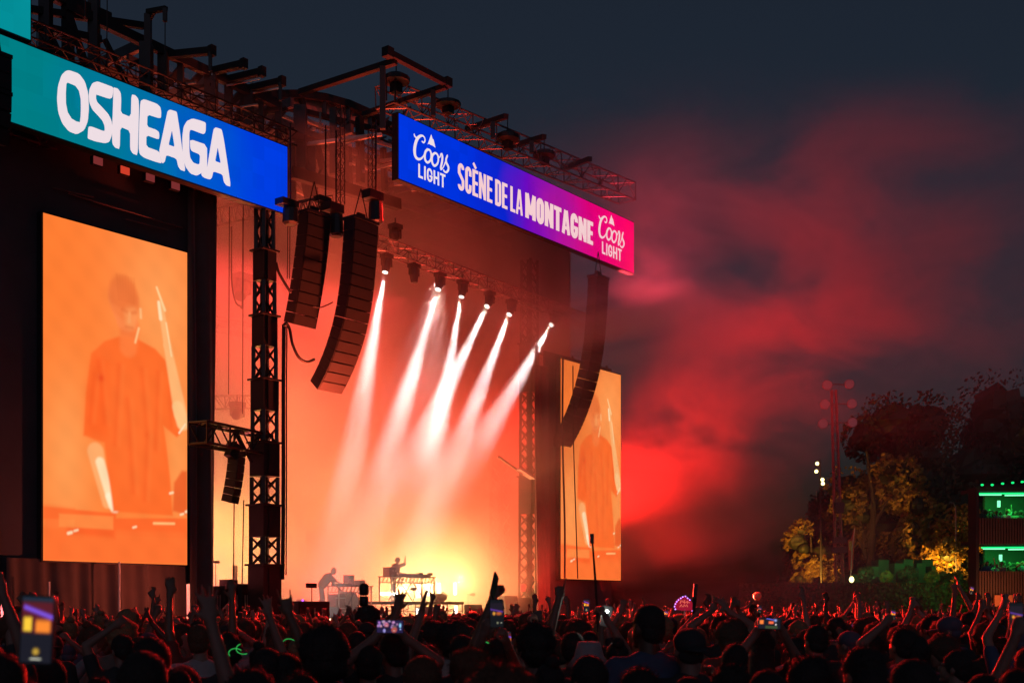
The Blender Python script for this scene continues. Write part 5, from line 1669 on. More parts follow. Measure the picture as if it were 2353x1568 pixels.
def person_prims(arms, bend=0, head_turn=0, head_nod=0, female=False, rf=.0092, stride=0, loose=.013):
    """arms: {'L': (wrist, kind) , 'R': ...} in the person's own frame (1.75 m tall, facing +Y)"""
    body, shirt, legs = MB(), MB(), MB()
    bq = Matrix.Rotation(R(-bend), 4, 'X')
    hip = Vector((0, 0, .95))
    T = lambda x, y, z: hip + (bq @ (Vector((x, y, z)) - hip))
    sw = .172 if female else .195
    # torso
    def torso(mb, g):
        if g > .02:
            capsule(mb, T(0, 0, 1.0), T(0, 0, 1.3), .15 + g, .16 + g, 14)
        Ax = (Vector((1, 0, 0)), (bq @ Vector((0, 1, 0))), (bq @ Vector((0, 0, 1))))
        mb.ball(T(0, 0, .97), (.165 + g, .115 + g, .13 + g), 14, 8, Ax)
        mb.ball(T(0, .0, 1.12), (.145 + g, .105 + g, .18 + g), 14, 8, Ax)
        mb.ball(T(0, .0, 1.30), (.175 + g - (.015 if female else 0), .115 + g, .17 + g), 14, 8, Ax)
        capsule(mb, T(-sw + .03, 0, 1.405), T(sw - .03, 0, 1.405), .062 + g, .062 + g, 12)
        capsule(mb, T(-.05, -.005, 1.44), T(.05, -.005, 1.44), .06 + g, .06 + g, 12)
    torso(body, 0); torso(shirt, loose)
    # neck and head
    nb = T(0, -.005, 1.45)
    hc = T(0, .02, 1.635)
    nod = Matrix.Rotation(R(head_turn), 4, 'Z') @ Matrix.Rotation(R(-bend * .5 - head_nod), 4, 'X')
    capsule(body, nb, hc - Vector((0, .01, .06)), .058, .052, 12)
    H = lambda x, y, z: hc + (nod @ Vector((x, y, z)))
    hx = tuple(nod @ v for v in (Vector((1, 0, 0)), Vector((0, 1, 0)), Vector((0, 0, 1))))
    body.ball(H(0, -.01, .02), (.076, .095, .098), 14, 10, hx)
    body.ball(H(0, .035, -.045), (.056, .062, .075), 12, 8, hx)
    body.ball(H(0, .10, -.022), (.014, .022, .026), 8, 6, hx)          # nose
    body.ball(H(0, .088, -.065), (.026, .014, .010), 8, 6, hx)         # lips
    body.ball(H(0, .080, -.105), (.024, .020, .018), 8, 6, hx)         # chin
    for s_ in (-1, 1):
        body.ball(H(.078 * s_, -.005, -.015), (.012, .022, .034), 8, 6, hx)
        body.ball(H(.032 * s_, .082, .018), (.022, .014, .010), 8, 6, hx)   # brow
    # legs
    for s_ in (-1, 1):
        hp = T(.085 * s_, 0, .92)
        kn = Vector((.10 * s_, .03 + stride * s_ * .1, .50)); an = Vector((.11 * s_, -.01 + stride * s_ * .2, .09))
        for mb, g in ((body, 0), (legs, .014)):
            capsule(mb, hp, kn, .085 + g, .056 + g); capsule(mb, kn, an + (Vector((0, 0, .04)) if g else Vector((0, 0, 0))), .054 + g, .036 + g)
        capsule(body, an + Vector((0, -.02, -.05)), an + Vector((0, .15, -.055)), .036, .034)
    legs.ball(Vector((0, 0, .94)), (.18, .128, .12), 14, 8)
    # arms
    out = {}
    for key, s_ in (('L', -1), ('R', 1)):
        sh = T(sw * s_, 0, 1.405)
        wrist, kind = arms.get(key, ((.27 * s_, .06, .86), 'relaxed'))
        wrist = Vector(wrist)
        pole = Vector((s_ * 1.0, -.15, -.6))
        if (wrist - sh).z < -.2:
            pole = Vector((s_ * .4, -1, 0))
        el, wr = ik(sh, wrist, .285, .255, pole)
        capsule(body, sh, el, .050, .040); capsule(body, el, wr, .040, .026)
        capsule(shirt, sh - (el - sh) * .05, sh + (el - sh) * (.62 if loose < .02 else .9), .053 + loose, .047 + loose)
        fd = (wr - el).normalized()
        palm = Vector((0, 1, 0)) if wrist.z > 1.2 else Vector((-s_, 0, 0))
        if kind == 'clap':
            palm = Vector((-s_, 0, 0))
        hd = fd
        if kind == 'grip':
            hd = (fd + Vector((0, 0, .6))).normalized(); palm = Vector((-s_ * .8, .4, 0))
        if wrist.z > 1.2 and kind in ('open', 'point', 'clap', 'horns'):
            hd = (fd + Vector((0, 0, .8))).normalized()
        hand_prims(body, wr, hd, palm, kind, s_ * (-1 if wrist.z <= 1.2 else 1) * 1.0, 1.0, rf)
        out[key] = (wr, hd)
    return body, shirt, legs, hc, nod, out

def hair_mesh(kind, hc, nod, seed, strands=False):
    """hair or hat as its own little mesh, uneven like real hair"""
    mb = MB()
    hx = tuple(nod @ v for v in (Vector((1, 0, 0)), Vector((0, 1, 0)), Vector((0, 0, 1))))
    H = lambda x, y, z: hc + (nod @ Vector((x, y, z)))
    if kind in ('short', 'buzz'):
        g = .008 if kind == 'short' else .0
        mb.ball(H(0, -.018, .030), (.080 + g, .094 + g, .096 + g), 22, 14, hx)
        mb.ball(H(0, -.05, -.02), (.070 + g, .055 + g, .07), 18, 10, hx)
    elif kind == 'curly':
        mb.ball(H(0, -.02, .045), (.105, .115, .105), 24, 16, hx)
        mb.ball(H(0, -.05, -.01), (.092, .07, .08), 20, 12, hx)
    elif kind == 'afro':
        mb.ball(H(0, -.025, .04), (.135, .135, .13), 28, 20, hx)
        mb.ball(H(0, -.05, -.04), (.12, .10, .10), 24, 14, hx)
    elif kind == 'long':
        mb.ball(H(0, -.02, .03), (.090, .104, .100), 22, 14, hx)
        mb.tube([H(0, -.04, .06), H(0, -.065, -.05), H(0, -.085, -.17), H(0, -.095, -.30), H(0, -.085, -.38)], [.07, .088, .092, .08, .02], 18)
    elif kind == 'bun':
        mb.ball(H(0, -.018, .028), (.084, .098, .098), 22, 14, hx)
        mb.ball(H(0, -.07, .125), (.045, .045, .04), 14, 10, hx)
        mb.ball(H(0, -.05, -.02), (.07, .055, .07), 16, 10, hx)
    elif kind in ('cap', 'back_cap'):
        mb.ball(H(0, -.012, .045), (.092, .108, .085), 22, 12, hx)
        y = 1 if kind == 'cap' else -1
        mb.ball(H(0, .12 * y, .025), (.07, .07, .010), 14, 6, hx)
        mb.ball(H(0, -.04, -.02), (.074, .062, .06), 16, 10, hx)
    elif kind == 'bucket':
        mb.tube([H(0, -.01, .135), H(0, -.01, .13), H(0, -.01, .05), H(0, -.01, .03), H(0, -.01, -.035)], [.03, .078, .098, .105, .155], 24)
    elif kind == 'bandana':
        mb.ball(H(0, -.015, .028), (.09, .103, .10), 22, 14, hx)
        mb.tube([H(.0, -.02, .0), H(0.02, -.06, -.10), H(.03, -.09, -.22)], [.09, .085, .03], 18)
    rnd = random.Random(seed)
    amp = {'afro': .022, 'curly': .020, 'long': .010, 'short': .006, 'buzz': .002, 'bun': .008}.get(kind, .003)
    fr = {'afro': 28, 'curly': 34}.get(kind, 22)
    off = Vector((rnd.uniform(0, 50), rnd.uniform(0, 50), 0))
    vs = []
    for v in mb.v:
        v = Vector(v); r = (v - hc)
        n_ = mnoise.noise(v * fr + off) + .6 * mnoise.noise(v * fr * 2.3 + off)
        vs.append(tuple(v + r.normalized() * amp * n_))
    mb.v = vs
    if strands:
        n, L = {'afro': (1500, .045), 'curly': (1200, .035), 'long': (700, .05), 'short': (700, .018), 'bun': (600, .022)}.get(kind, (0, 0))
        base = [Vector(v) for v in vs]
        for _ in range(n):
            v = base[rnd.randrange(len(base))]
            r = (v - hc).normalized()
            side = Vector((rnd.gauss(0, 1), rnd.gauss(0, 1), rnd.gauss(0, 1)))
            side = (side - r * side.dot(r)).normalized()
            drop = Vector((0, 0, -.5 if kind in ('long', 'bun') else -.1))
            v = v + side * rnd.uniform(0, .012) - r * .004
            l_ = L * rnd.uniform(.4, 1.0)
            p1 = v + (r * .8 + side * rnd.uniform(-.9, .9) + drop * .4).normalized() * l_ * .55
            p2 = p1 + (r * .3 + side * rnd.uniform(-1, 1) + drop).normalized() * l_ * .5
            w2 = side.cross(r).normalized() * .0011
            mb.add([v - w2, v + w2, p1 + w2, p1 - w2, p2], [(0, 1, 2, 3), (3, 2, 4)])
    return mb

JOBS = []
def fuse(mb, voxel, ratio=1.0, smooth=2):
    """queue: fuse overlapping shapes into one continuous skin"""
    JOBS.append([mb, voxel, ratio, smooth, None])
    return len(JOBS) - 1

def run_jobs():
    tmp = []
    for mb, voxel, ratio, smooth, _ in JOBS:
        o = bpy.data.objects.new('fuse', mb.mesh('fuse'))
        COL.objects.link(o)
        md = o.modifiers.new('r', 'REMESH'); md.mode = 'VOXEL'; md.voxel_size = voxel; md.use_smooth_shade = True
        if smooth:
            ms = o.modifiers.new('s', 'SMOOTH'); ms.iterations = smooth; ms.factor = .45
        if ratio < 1:
            d = o.modifiers.new('d', 'DECIMATE'); d.ratio = ratio
        tmp.append(o)
    dg = bpy.context.evaluated_depsgraph_get()
    for j, o in zip(JOBS, tmp):
        me = bpy.data.meshes.new_from_object(o.evaluated_get(dg))
        me.polygons.foreach_set('use_smooth', [True] * len(me.polygons))
        j[4] = me
    for o in tmp:
        me = o.data
        bpy.data.objects.remove(o); bpy.data.meshes.remove(me)

PEOPLE = []
def queue_person(label, pos, height, yaw, arms, hair='short', skin=0, haircol=0, shirt=0, jeans=0, bend=0, turn=0, nod=0, female=False, voxel=.010, ratio=.45, group=None, name='person', stride=0, rf=.0092, loose=.013):
    b, s, l, hc, nd, out = person_prims(arms, bend, turn, nod, female, rf, stride, loose)
    rec = dict(label=label, pos=pos, k=height / 1.75, yaw=yaw, hair=hair, skin=skin, haircol=haircol, shirt=shirt, jeans=jeans, hc=hc, nod=nd, group=group, name=name,
               jb=fuse(b, voxel, ratio), js=fuse(s, .02, 1), jl=fuse(l, .025, 1), out=out)
    PEOPLE.append(rec)
    return rec

HATMAT = {'cap': CLOTH[1], 'back_cap': CLOTH[0], 'bucket': CLOTH[7], 'bandana': CLOTH[2]}
def make_person(r, seed):
    t = thing(r['name'], r['label'], 'person', r['pos'], r['group'])
    t.scale = (r['k'],) * 3
    t.rotation_euler = (0, 0, r['yaw'])
    link_mesh('body', JOBS[r['jb']][4], SKIN[r['skin']], t, world=False)
    link_mesh('shirt', JOBS[r['js']][4], CLOTH[r['shirt']], t, world=False)
    link_mesh('trousers', JOBS[r['jl']][4], JEANS[r['jeans']], t, world=False)
    if r['hair'] != 'none':
        nm = 'hat' if r['hair'] in HATMAT else 'hair'
        hair_mesh(r['hair'], r['hc'], r['nod'], seed, True).build(nm, HATMAT.get(r['hair'], HAIR[r['haircol']]), t, smooth=True, world=False)
    return t

def near(label, u, vtop, wpx, hair='short', hands=(), shirt=0, skin=0, haircol=0, head=.19, Y=None, yaw=None, turn=0, female=False, dy=0, **kw):
    """a person whose head is wpx wide with its top at (u,vtop); hands: (side, u, v of the wrist, kind, depth offset)"""
    Y = Y or F * head / wpx
    top = QD(u, vtop, Y)
    base_top = {'afro': 1.80, 'curly': 1.785, 'bun': 1.79, 'cap': 1.765, 'back_cap': 1.765, 'bucket': 1.77}.get(hair, 1.765)
    H = (top.z - ground_z(Y)) * 1.75 / base_top
    H = max(1.3, min(H, 2.1))
    yaw = R(18) if yaw is None else yaw
    k = H / 1.75
    inv = Matrix.Rotation(-yaw, 4, 'Z')
    arms = {}
    for side, hu, hv, kind, off in hands:
        p = QD(hu, hv, Y + off)
        loc = inv @ (p - Vector((top.x, Y, ground_z(Y)))) / k
        arms[side] = (tuple(loc), kind)
    far = Y > 12
    rj = random.Random(int(u * 7 + vtop))
    if not turn:
        turn = rj.uniform(-28, 28)
    kw.setdefault('nod', rj.uniform(-12, 14))
    return queue_person(label, (top.x, Y, ground_z(Y)), H, yaw, arms, hair, skin, haircol, shirt, jeans=0, turn=turn, female=female,
                        voxel=.016 if far else .0095, ratio=.6 if far else (.35 if hands else .25), rf=.012 if far else .0092, **kw)
N_ = near
N_('person seen from behind with short hair rim lit red, left of the raised arm', 346, 1461, 99, 'short', shirt=0)
N_('nearest short haired head left of the big raised arm', 326, 1494, 130, 'short', shirt=0, head=.2)
N_('round dark head just right of the big raised arm', 520, 1453, 72, 'curly', head=.21)
N_('dark round head below the left tower', 613, 1488, 85, 'short', head=.2, skin=1)
N_('close head at the bottom edge below the left tower with red rim light', 577, 1538, 150, 'curly', head=.22)
N_('small dark head behind the short haired pair at the left', 280, 1457, 56, 'short', [('L', 258, 1440, 'relaxed', 0)])
N_('person in a pale bluish cap at the left', 157, 1478, 46, 'cap')
N_('head at the bottom edge between the big phone and the short haired pair', 228, 1553, 74, 'long', female=True)
N_('person at the left edge raising the big close phone', 10, 1500, 118, 'short', [('R', 82, 1500, 'grip', -2.0)], Y=4.6, shirt=4)
N_('person lifting a big open hand at the left', 425, 1545, 120, 'bun', [('R', 484, 1418, 'open', .1)], Y=4.7, female=True, shirt=3)
N_('person with long arm at the far left edge, hand against the drape', -28, 1470, 80, 'short', [('R', -2, 1325, 'relaxed', 0)], Y=6.2)
N_('person raising a hand in horns before the tower foot', 655, 1500, 85, 'long', [('R', 662, 1402, 'horns', 0)], Y=6.6, female=True, skin=1)
N_('person holding one slim arm straight up below the tower', 600, 1475, 60, 'bun', [('R', 617, 1405, 'open', 0)], Y=8.6, female=True)
N_('big fluffy afro head in the middle left', 745, 1438, 113, 'afro', head=.265)
N_('person in a pale cap leaning at the bottom, left of centre', 868, 1512, 62, 'cap', shirt=7)
N_('person taking the landscape selfie with arms up', 905, 1450, 72, 'short', [('L', 862, 1462, 'grip', -.2), ('R', 930, 1462, 'grip', -.2)], shirt=0)
N_('head with red rim light at the bottom, right of the selfie', 966, 1503, 97, 'short', haircol=3)
N_('curly head glowing red at its edge below the stage strips', 1078, 1486, 100, 'curly', head=.215, haircol=3)
N_('dark round head behind the glowing curly head', 1062, 1457, 66, 'short')
N_('biggest blurred red haired head at the bottom edge in the middle', 1158, 1526, 190, 'curly', head=.21, haircol=3)
N_('person clapping with the left palm, in front of the strobe tubes', 925, 1462, 62, 'bun', [('L', 912, 1402, 'open', 0)], Y=8.4, female=True, skin=1)
N_('person with a flat raised palm glowing red before the tubes', 985, 1480, 60, 'long', [('L', 968, 1405, 'clap', 0)], Y=8.2, female=True)
N_('person with a slanting arm and bent wrist right of the tubes', 1030, 1452, 45, 'short', [('L', 1000, 1415, 'relaxed', 0)], Y=12, skin=1)
N_('person with dark hair stretching a fist that grips a thin phone', 1150, 1462, 70, 'short', [('L', 1133, 1368, 'grip', 0)], Y=7.2, skin=1)
N_('person filming with the dark upright phone in the middle', 1125, 1475, 62, 'long', [('L', 1116, 1440, 'grip', -.5), ('R', 1160, 1448, 'grip', -.5)], Y=7.2, female=True)
N_('broad curly head in the centre, under the pointing arm', 1232, 1428, 92, 'curly', head=.22)
N_('person pointing one finger up at the stage', 1318, 1450, 60, 'short', [('L', 1283, 1376, 'point', 0)], Y=8.6, skin=1)
N_('person in a pale grey bucket hat right of centre', 1355, 1472, 83, 'bucket', head=.235)
N_('smooth dark head in front of the pale bucket hat', 1353, 1506, 93, 'short')
N_('tall man with a shaved head and a blue shirt standing above the others', 1490, 1384, 65, 'buzz', head=.165, skin=3, shirt=4)
N_('person in a dark cap right of the tall shaved man', 1585, 1440, 76, 'back_cap', [('R', 1595, 1400, 'fist', 4)])
N_('person at the bottom edge below the dark cap', 1583, 1553, 90, 'short')
N_('round head with both hands spread above it, right of the hexagon sign', 1657, 1412, 47, 'short', [('L', 1633, 1402, 'open', 0), ('R', 1672, 1403, 'open', 0)])
N_('person filming with the landscape phone right of centre', 1752, 1446, 62, 'long', [('L', 1738, 1450, 'grip', -.3), ('R', 1797, 1450, 'grip', -.3)], Y=8.2, female=True)
N_('head at the bottom edge below the landscape phone', 1765, 1540, 104, 'short')
N_('dark round head in the right half of the crowd', 1875, 1434, 56, 'short')
N_('big dark head at the bottom of the right half', 1862, 1502, 112, 'curly', head=.22)
N_('dark head under the light mast', 1920, 1417, 45, 'short')
N_('dark head with faint rim light right of the light mast', 1952, 1447, 52, 'cap')
N_('large head right of the light mast near the bottom', 1985, 1482, 98, 'long', female=True)
N_('person raising a red lit forearm right of the mast', 2075, 1440, 62, 'short', [('L', 2030, 1432, 'fist', 0)], Y=8.6, shirt=1)
N_('dark head left of the pair in caps at the right', 2139, 1412, 46, 'short')
N_('person in a cap turned to the left at the right side', 2182, 1414, 50, 'cap', turn=50)
N_('dark head under the woman sitting high at the right', 2242, 1420, 38, 'curly', head=.2)
N_('person with a fist against the chin near the bottom right', 2197, 1492, 66, 'short', turn=40, shirt=0)
N_('person filming with the phone at the right edge', 2372, 1480, 80, 'short', [('L', 2332, 1462, 'grip', -.3)], Y=6.4, shirt=3)
N_('head at the bottom edge in the right corner', 2262, 1548, 92, 'short', shirt=5)
N_('dark haired person between the grey hat and the shaved man', 1420, 1462, 62, 'bun', [('R', 1393, 1420, 'grip', 0)], Y=8.4, female=True)
N_('person with a dark phone held before the curly head in the centre', 1205, 1452, 50, 'short', [('R', 1234, 1438, 'grip', -.3)], Y=9.5)
N_('head behind the tall shaved man on his left', 1440, 1432, 40, 'long', [('L', 1425, 1408, 'open', 0)], female=True, Y=13)
N_('person holding the wand shaped light before the hexagon sign', 1620, 1432, 40, 'short', [('L', 1596, 1412, 'grip', 0)], Y=12.5)
N_('woman lifted above the crowd at the right with long hair and arms out', 2252, 1342, 27, 'long', [('L', 2196, 1335, 'open', 0), ('R', 2262, 1385, 'fist', -.2)], Y=20, female=True, head=.2, yaw=R(75), shirt=4)
N_('person sitting high on shoulders near the orange ball', 1730, 1385, 18, 'long', [('L', 1718, 1392, 'open', 0)], Y=29, female=True, head=.2)
N_('person reaching a dark open hand toward the hedge at the right', 2225, 1404, 36, 'short', [('L', 2192, 1372, 'open', -.3)], Y=14.5, shirt=0)
N_('person with a ring of arms above the head under the light mast', 1946, 1402, 22, 'short', [('L', 1962, 1382, 'open', 0), ('R', 1972, 1380, 'open', 0)], Y=22)
N_('person stretching both arms to the left before the stage corner', 1215, 1402, 26, 'short', [('L', 1180, 1408, 'open', 0), ('R', 1262, 1385, 'point', 0)], Y=20)

for (lab, u, v, w_, hr_, fem, arms_) in (('big dark head in the bottom left corner', 62, 1556, 120, 'long', True, ()), ('wide head at the bottom edge left of the big raised arm', 420, 1530, 105, 'short', False, ()),
        ('long haired head at the bottom edge under the afro head', 690, 1545, 118, 'long', True, ()), ('dark head low in front of the selfie taker', 845, 1478, 74, 'short', False, ()),
        ('dark head between the glowing curly head and the grey hat', 1262, 1512, 84, 'bun', True, ()), ('head with loose hair at the bottom edge under the tall shaved man', 1470, 1532, 120, 'long', True, ()),
        ('short haired head behind the two spread hands at the right', 1690, 1478, 70, 'short', False, ()), ('broad head at the bottom edge in the right half', 1680, 1522, 105, 'curly', False, ()),
        ('long haired head right of the landscape phone', 1830, 1462, 58, 'long', True, ()), ('big dark head at the bottom right between two caps', 2095, 1510, 108, 'short', False, ()),
        ('short haired head right of the red lit forearm', 2105, 1458, 62, 'short', False, ()), ('head in the bottom right corner by the edge phone', 2340, 1530, 110, 'long', True, ()),
        ('dark head left of the phone at the right edge', 2290, 1452, 56, 'curly', False, ()), ('short haired head at left below the pale cap', 118, 1512, 80, 'short', False, ()),
        ('curly head near the left edge behind the big phone', 40, 1462, 56, 'curly', False, ()), ('head just left of the grey bucket hat', 1290, 1466, 55, 'short', False, ())):
    N_(lab, u, v, w_, hr_, arms_, female=fem, head=.215 if hr_ in ('curly', 'long') else .19)

# performers
djp = S(DJ[0] + .55, 3.1, ZD)
toDesk = STAGE_ROT + math.pi            # facing the audience
queue_person('performer in a loose shirt at the long table, one hand raised', tuple(djp), 1.86, R(-112), {'L': ((-.22, .40, 1.66), 'open'), 'R': ((.16, .50, 1.10), 'relaxed')},
             'short', skin=0, shirt=3, bend=14, nod=28, voxel=.014, ratio=.7, stride=.6, loose=.03)
kbp = on_floor(733, 1390, 2.75, DECK + .2)
queue_person('performer in a striped shirt bending over the left table', tuple(S(KB[0] + .25, 2.9, DECK + .2)), 1.9, R(-85), {'L': ((-.12, .72, 1.0), 'relaxed'), 'R': ((.2, .62, .86), 'relaxed')},
             'buzz', skin=2, haircol=2, shirt=3, bend=38, nod=5, voxel=.014, ratio=.7, stride=.4, loose=.022)

# shared figures for the deeper crowd
ARMSETS = [{}, {'R': ((.22, .1, 1.95), 'open')}, {'L': ((-.25, .05, 1.98), 'open'), 'R': ((.25, .08, 1.96), 'open')}, {'L': ((-.12, .25, 1.62), 'grip'), 'R': ((.12, .25, 1.62), 'grip')},
           {'R': ((.3, .15, 1.85), 'point')}, {'L': ((-.05, .2, 1.85), 'clap'), 'R': ((.05, .2, 1.85), 'clap')}, {'L': ((-.35, .1, 1.8), 'relaxed')}, {'L': ((-.2, .1, 2.0), 'horns')},
           {}, {'R': ((.12, .3, 1.7), 'grip')}, {'L': ((-.4, 0, 1.6), 'open'), 'R': ((.42, 0, 1.62), 'open')}, {'L': ((-.1, .1, 1.9), 'relaxed')}]
HK = ['short', 'long', 'curly', 'bun', 'short', 'cap', 'long', 'short', 'afro', 'back_cap', 'long', 'short']
VAR = []
for i, (ar_, hk_) in enumerate(zip(ARMSETS, HK)):
    b, s, l, hc, nd, out = person_prims(ar_, female=hk_ in ('long', 'bun'), rf=.0125, head_turn=(i * 37) % 50 - 25)
    VAR.append(dict(jb=fuse(b, .019, .55), js=fuse(s, .03), jl=fuse(l, .035, .6), hc=hc, nod=nd, hair=hk_, arms=ar_))
run_jobs()

placed = []
for i, r in enumerate(PEOPLE):
    t = make_person(r, i)
    placed.append((r['pos'][0], r['pos'][1]))

# the crowd between the front rows and the stage, one figure per person
ZT = ['far left', 'left', 'left of centre', 'right of centre', 'right', 'far right']
HAIRTXT = {'short': 'short haired', 'long': 'long haired', 'curly': 'curly haired', 'bun': 'bun wearing', 'afro': 'afro haired', 'cap': 'capped', 'back_cap': 'backward capped'}
SHIRTTXT = ['black', 'mauve', 'pale', 'red', 'blue', 'sand', 'dark green', 'white']
PT = ['arms down', 'right arm up', 'both arms up', 'filming', 'pointing up', 'clapping', 'left arm bent', 'horns up', 'arms down', 'one hand filming', 'arms spread', 'left arm up']
POSE_TXT = ['standing still', 'with one arm raised', 'with both arms raised', 'holding both hands up to film', 'pointing up at the stage', 'clapping overhead', 'with a bent arm lifted', 'making horns with one hand',
            'standing still in curly hair', 'filming with one hand', 'with arms spread', 'reaching one arm up']
for v in VAR:
    v['hm'] = hair_mesh(v['hair'], v['hc'], v['nod'], 3).mesh('hair', True)
rc = random.Random(11)
ARMW = [10, 1.1, .7, 1.3, .8, .6, 1.1, .45, 7, 1.2, .4, 1]
MAXN = 292 - len(PEOPLE)
spots = []
tries = 0
while len(spots) < 2000 and tries < 60000:
    tries += 1
    Y = 9.2 + 43 * rc.random() ** .9
    u = rc.uniform(-60, 2420)
    X = (u - 1176) / F * Y
    s_, d_, _ = sd(Vector((X, Y, 0)))
    if d_ > -3.6 and s_ < 32:
        continue
    if Y < 10.5 and rc.random() < .35:
        continue
    if any((X - a_) ** 2 + (Y - b_) ** 2 < (.42 if Y < 22 else .36) ** 2 for a_, b_ in placed):
        continue
    placed.append((X, Y)); spots.append((X, Y, u))
spots.sort(key=lambda q: q[1])
MATS3 = {}
far_bits = []
for i, (X, Y, u) in enumerate(spots):
    vi = rc.choices(range(len(VAR)), ARMW)[0]; v = VAR[vi]
    H = rc.gauss(1.70, .075); H = max(1.54, min(1.86, H))
    if Y < 14:
        H = min(H, 1.74)
    yaw = R(rc.uniform(0, 40)) if rc.random() < .9 else R(rc.uniform(-60, 150))
    if i < MAXN:
        zone = ZT[min(5, max(0, int(u / 392)))]
        depth = 'near' if Y < 11 else ('mid depth' if Y < 16 else 'deeper')
        cs, ch = rc.randrange(8), rc.randrange(4)
        lab = '%s %s in %s shirt, %s, %s' % (HAIRTXT[v['hair']] if v['hair'] in HATMAT else ('black', 'brown', 'blond', 'reddish')[ch] + ' ' + HAIRTXT[v['hair']], 'person', SHIRTTXT[cs], PT[vi], depth + ', ' + zone)
        t = thing('person', lab, 'person', (X, Y, ground_z(Y)), lab)
        t.scale = (H / 1.75,) * 3; t.rotation_euler = (0, 0, yaw)
        for nm, me, pool in (('body', JOBS[v['jb']][4], SKIN), ('shirt', JOBS[v['js']][4], CLOTH), ('trousers', JOBS[v['jl']][4], JEANS), ('hair', v['hm'], HAIR)):
            if not me.materials:
                me.materials.append(pool[0])
            o = bpy.data.objects.new(nm, me); COL.objects.link(o); o.parent = t
            pick = CLOTH[cs] if nm == 'shirt' else (HAIR[ch] if nm == 'hair' else pool[rc.randrange(len(pool))])
            if nm == 'hair' and v['hair'] in HATMAT:
                pick = HATMAT[v['hair']]
            o.material_slots[0].link = 'OBJECT'; o.material_slots[0].material = pick
    else:
        far_bits.append((X, Y, H, yaw, vi, rc.random()))

# the deepest rows: many hundreds more, read as one mass
def lowpoly(me, n):
    o = bpy.data.objects.new('t', me); COL.objects.link(o)
    d = o.modifiers.new('d', 'DECIMATE'); d.ratio = min(1, n / max(1, len(me.polygons)))
    dg = bpy.context.evaluated_depsgraph_get()
    m2 = bpy.data.meshes.new_from_object(o.evaluated_get(dg))
    bpy.data.objects.remove(o)
    co = np.empty(len(m2.vertices) * 3); m2.vertices.foreach_get('co', co)
    m2.calc_loop_triangles()
    tr = np.empty(len(m2.loop_triangles) * 3, 'i'); m2.loop_triangles.foreach_get('vertices', tr)
    return co.reshape(-1, 3), tr.reshape(-1, 3)
LP = []
for v in VAR:
    LP.append([lowpoly(JOBS[v['jb']][4], 520) + (0,), lowpoly(JOBS[v['js']][4], 130) + (1,), lowpoly(v['hm'], 90) + (2,)])
Vs, Ts, Ms = [], [], []
n0 = 0
for (X, Y, H, yaw, vi, q) in far_bits:
    c_, s_ = math.cos(yaw), math.sin(yaw)
    Rm = np.array([[c_, s_, 0], [-s_, c_, 0], [0, 0, 1]]) * (H / 1.75)
    for co, tr, mi in LP[vi]:
        Vs.append(co @ Rm + np.array([X, Y, ground_z(Y)])); Ts.append(tr + n0); n0 += len(co)
        Ms.append(np.full(len(tr), {0: int(q * 4) % 4, 1: 4 + int(q * 80) % 8, 2: 12 + int(q * 40) % 4}[mi]))
if Vs:
    V_, T_, M_ = np.concatenate(Vs), np.concatenate(Ts), np.concatenate(Ms)
    me = bpy.data.meshes.new('crowd')
    me.vertices.add(len(V_)); me.vertices.foreach_set('co', V_.astype('f').ravel())
    me.loops.add(T_.size); me.loops.foreach_set('vertex_index', T_.ravel().astype('i'))
    me.polygons.add(len(T_)); me.polygons.foreach_set('loop_start', (np.arange(len(T_)) * 3).astype('i'))
    me.polygons.foreach_set('material_index', M_.astype('i'))
    me.polygons.foreach_set('use_smooth', np.ones(len(T_), bool))
    me.update(calc_edges=True)
    for m_ in SKIN + CLOTH + HAIR:
        me.materials.append(m_)
    o = bpy.data.objects.new('crowd', me); COL.objects.link(o)
    tag(o, 'mass of the deepest rows of the crowd before the stage', kind='stuff')
print('crowd', len(spots), len(far_bits), len(Ts))
# ================================================================ guests on the bar tower
g_rng = random.Random(21)
bar_people = 0
POSES_BAR = [0, 8, 3, 9, 6, 0, 11]
for lvl, v in enumerate((1243, 1364)):
    for i, u in enumerate((2256, 2267, 2279, 2290, 2302, 2313, 2325, 2337, 2349)):
        vi = POSES_BAR[(i + lvl * 3) % 7]; vv = VAR[vi]
        z = QD(u, v - 3, Yb + 1).z
        t = thing('person', '%s guest from the left leaning on the %s railing of the bar tower' % (('first', 'second', 'third', 'fourth', 'fifth', 'sixth', 'seventh', 'eighth', 'ninth')[i], ('upper', 'lower')[lvl]), 'person',
                  (QD(u, v, Yb + .7).x, Yb + g_rng.uniform(.6, 1.2), z), 'guests on the bar tower')
        k = g_rng.uniform(.93, 1.03); t.scale = (k, k, k); t.rotation_euler = (0, 0, R(180 + g_rng.uniform(-50, 50)))
        for nm, me, pool in (('body', JOBS[vv['jb']][4], SKIN), ('shirt', JOBS[vv['js']][4], CLOTH), ('trousers', JOBS[vv['jl']][4], JEANS), ('hair', vv['hm'], HAIR)):
            if not me.materials:
                me.materials.append(pool[0])
            o = bpy.data.objects.new(nm, me); COL.objects.link(o); o.parent = t
            o.material_slots[0].link = 'OBJECT'; o.material_slots[0].material = pool[(i * 3 + lvl) % len(pool)]

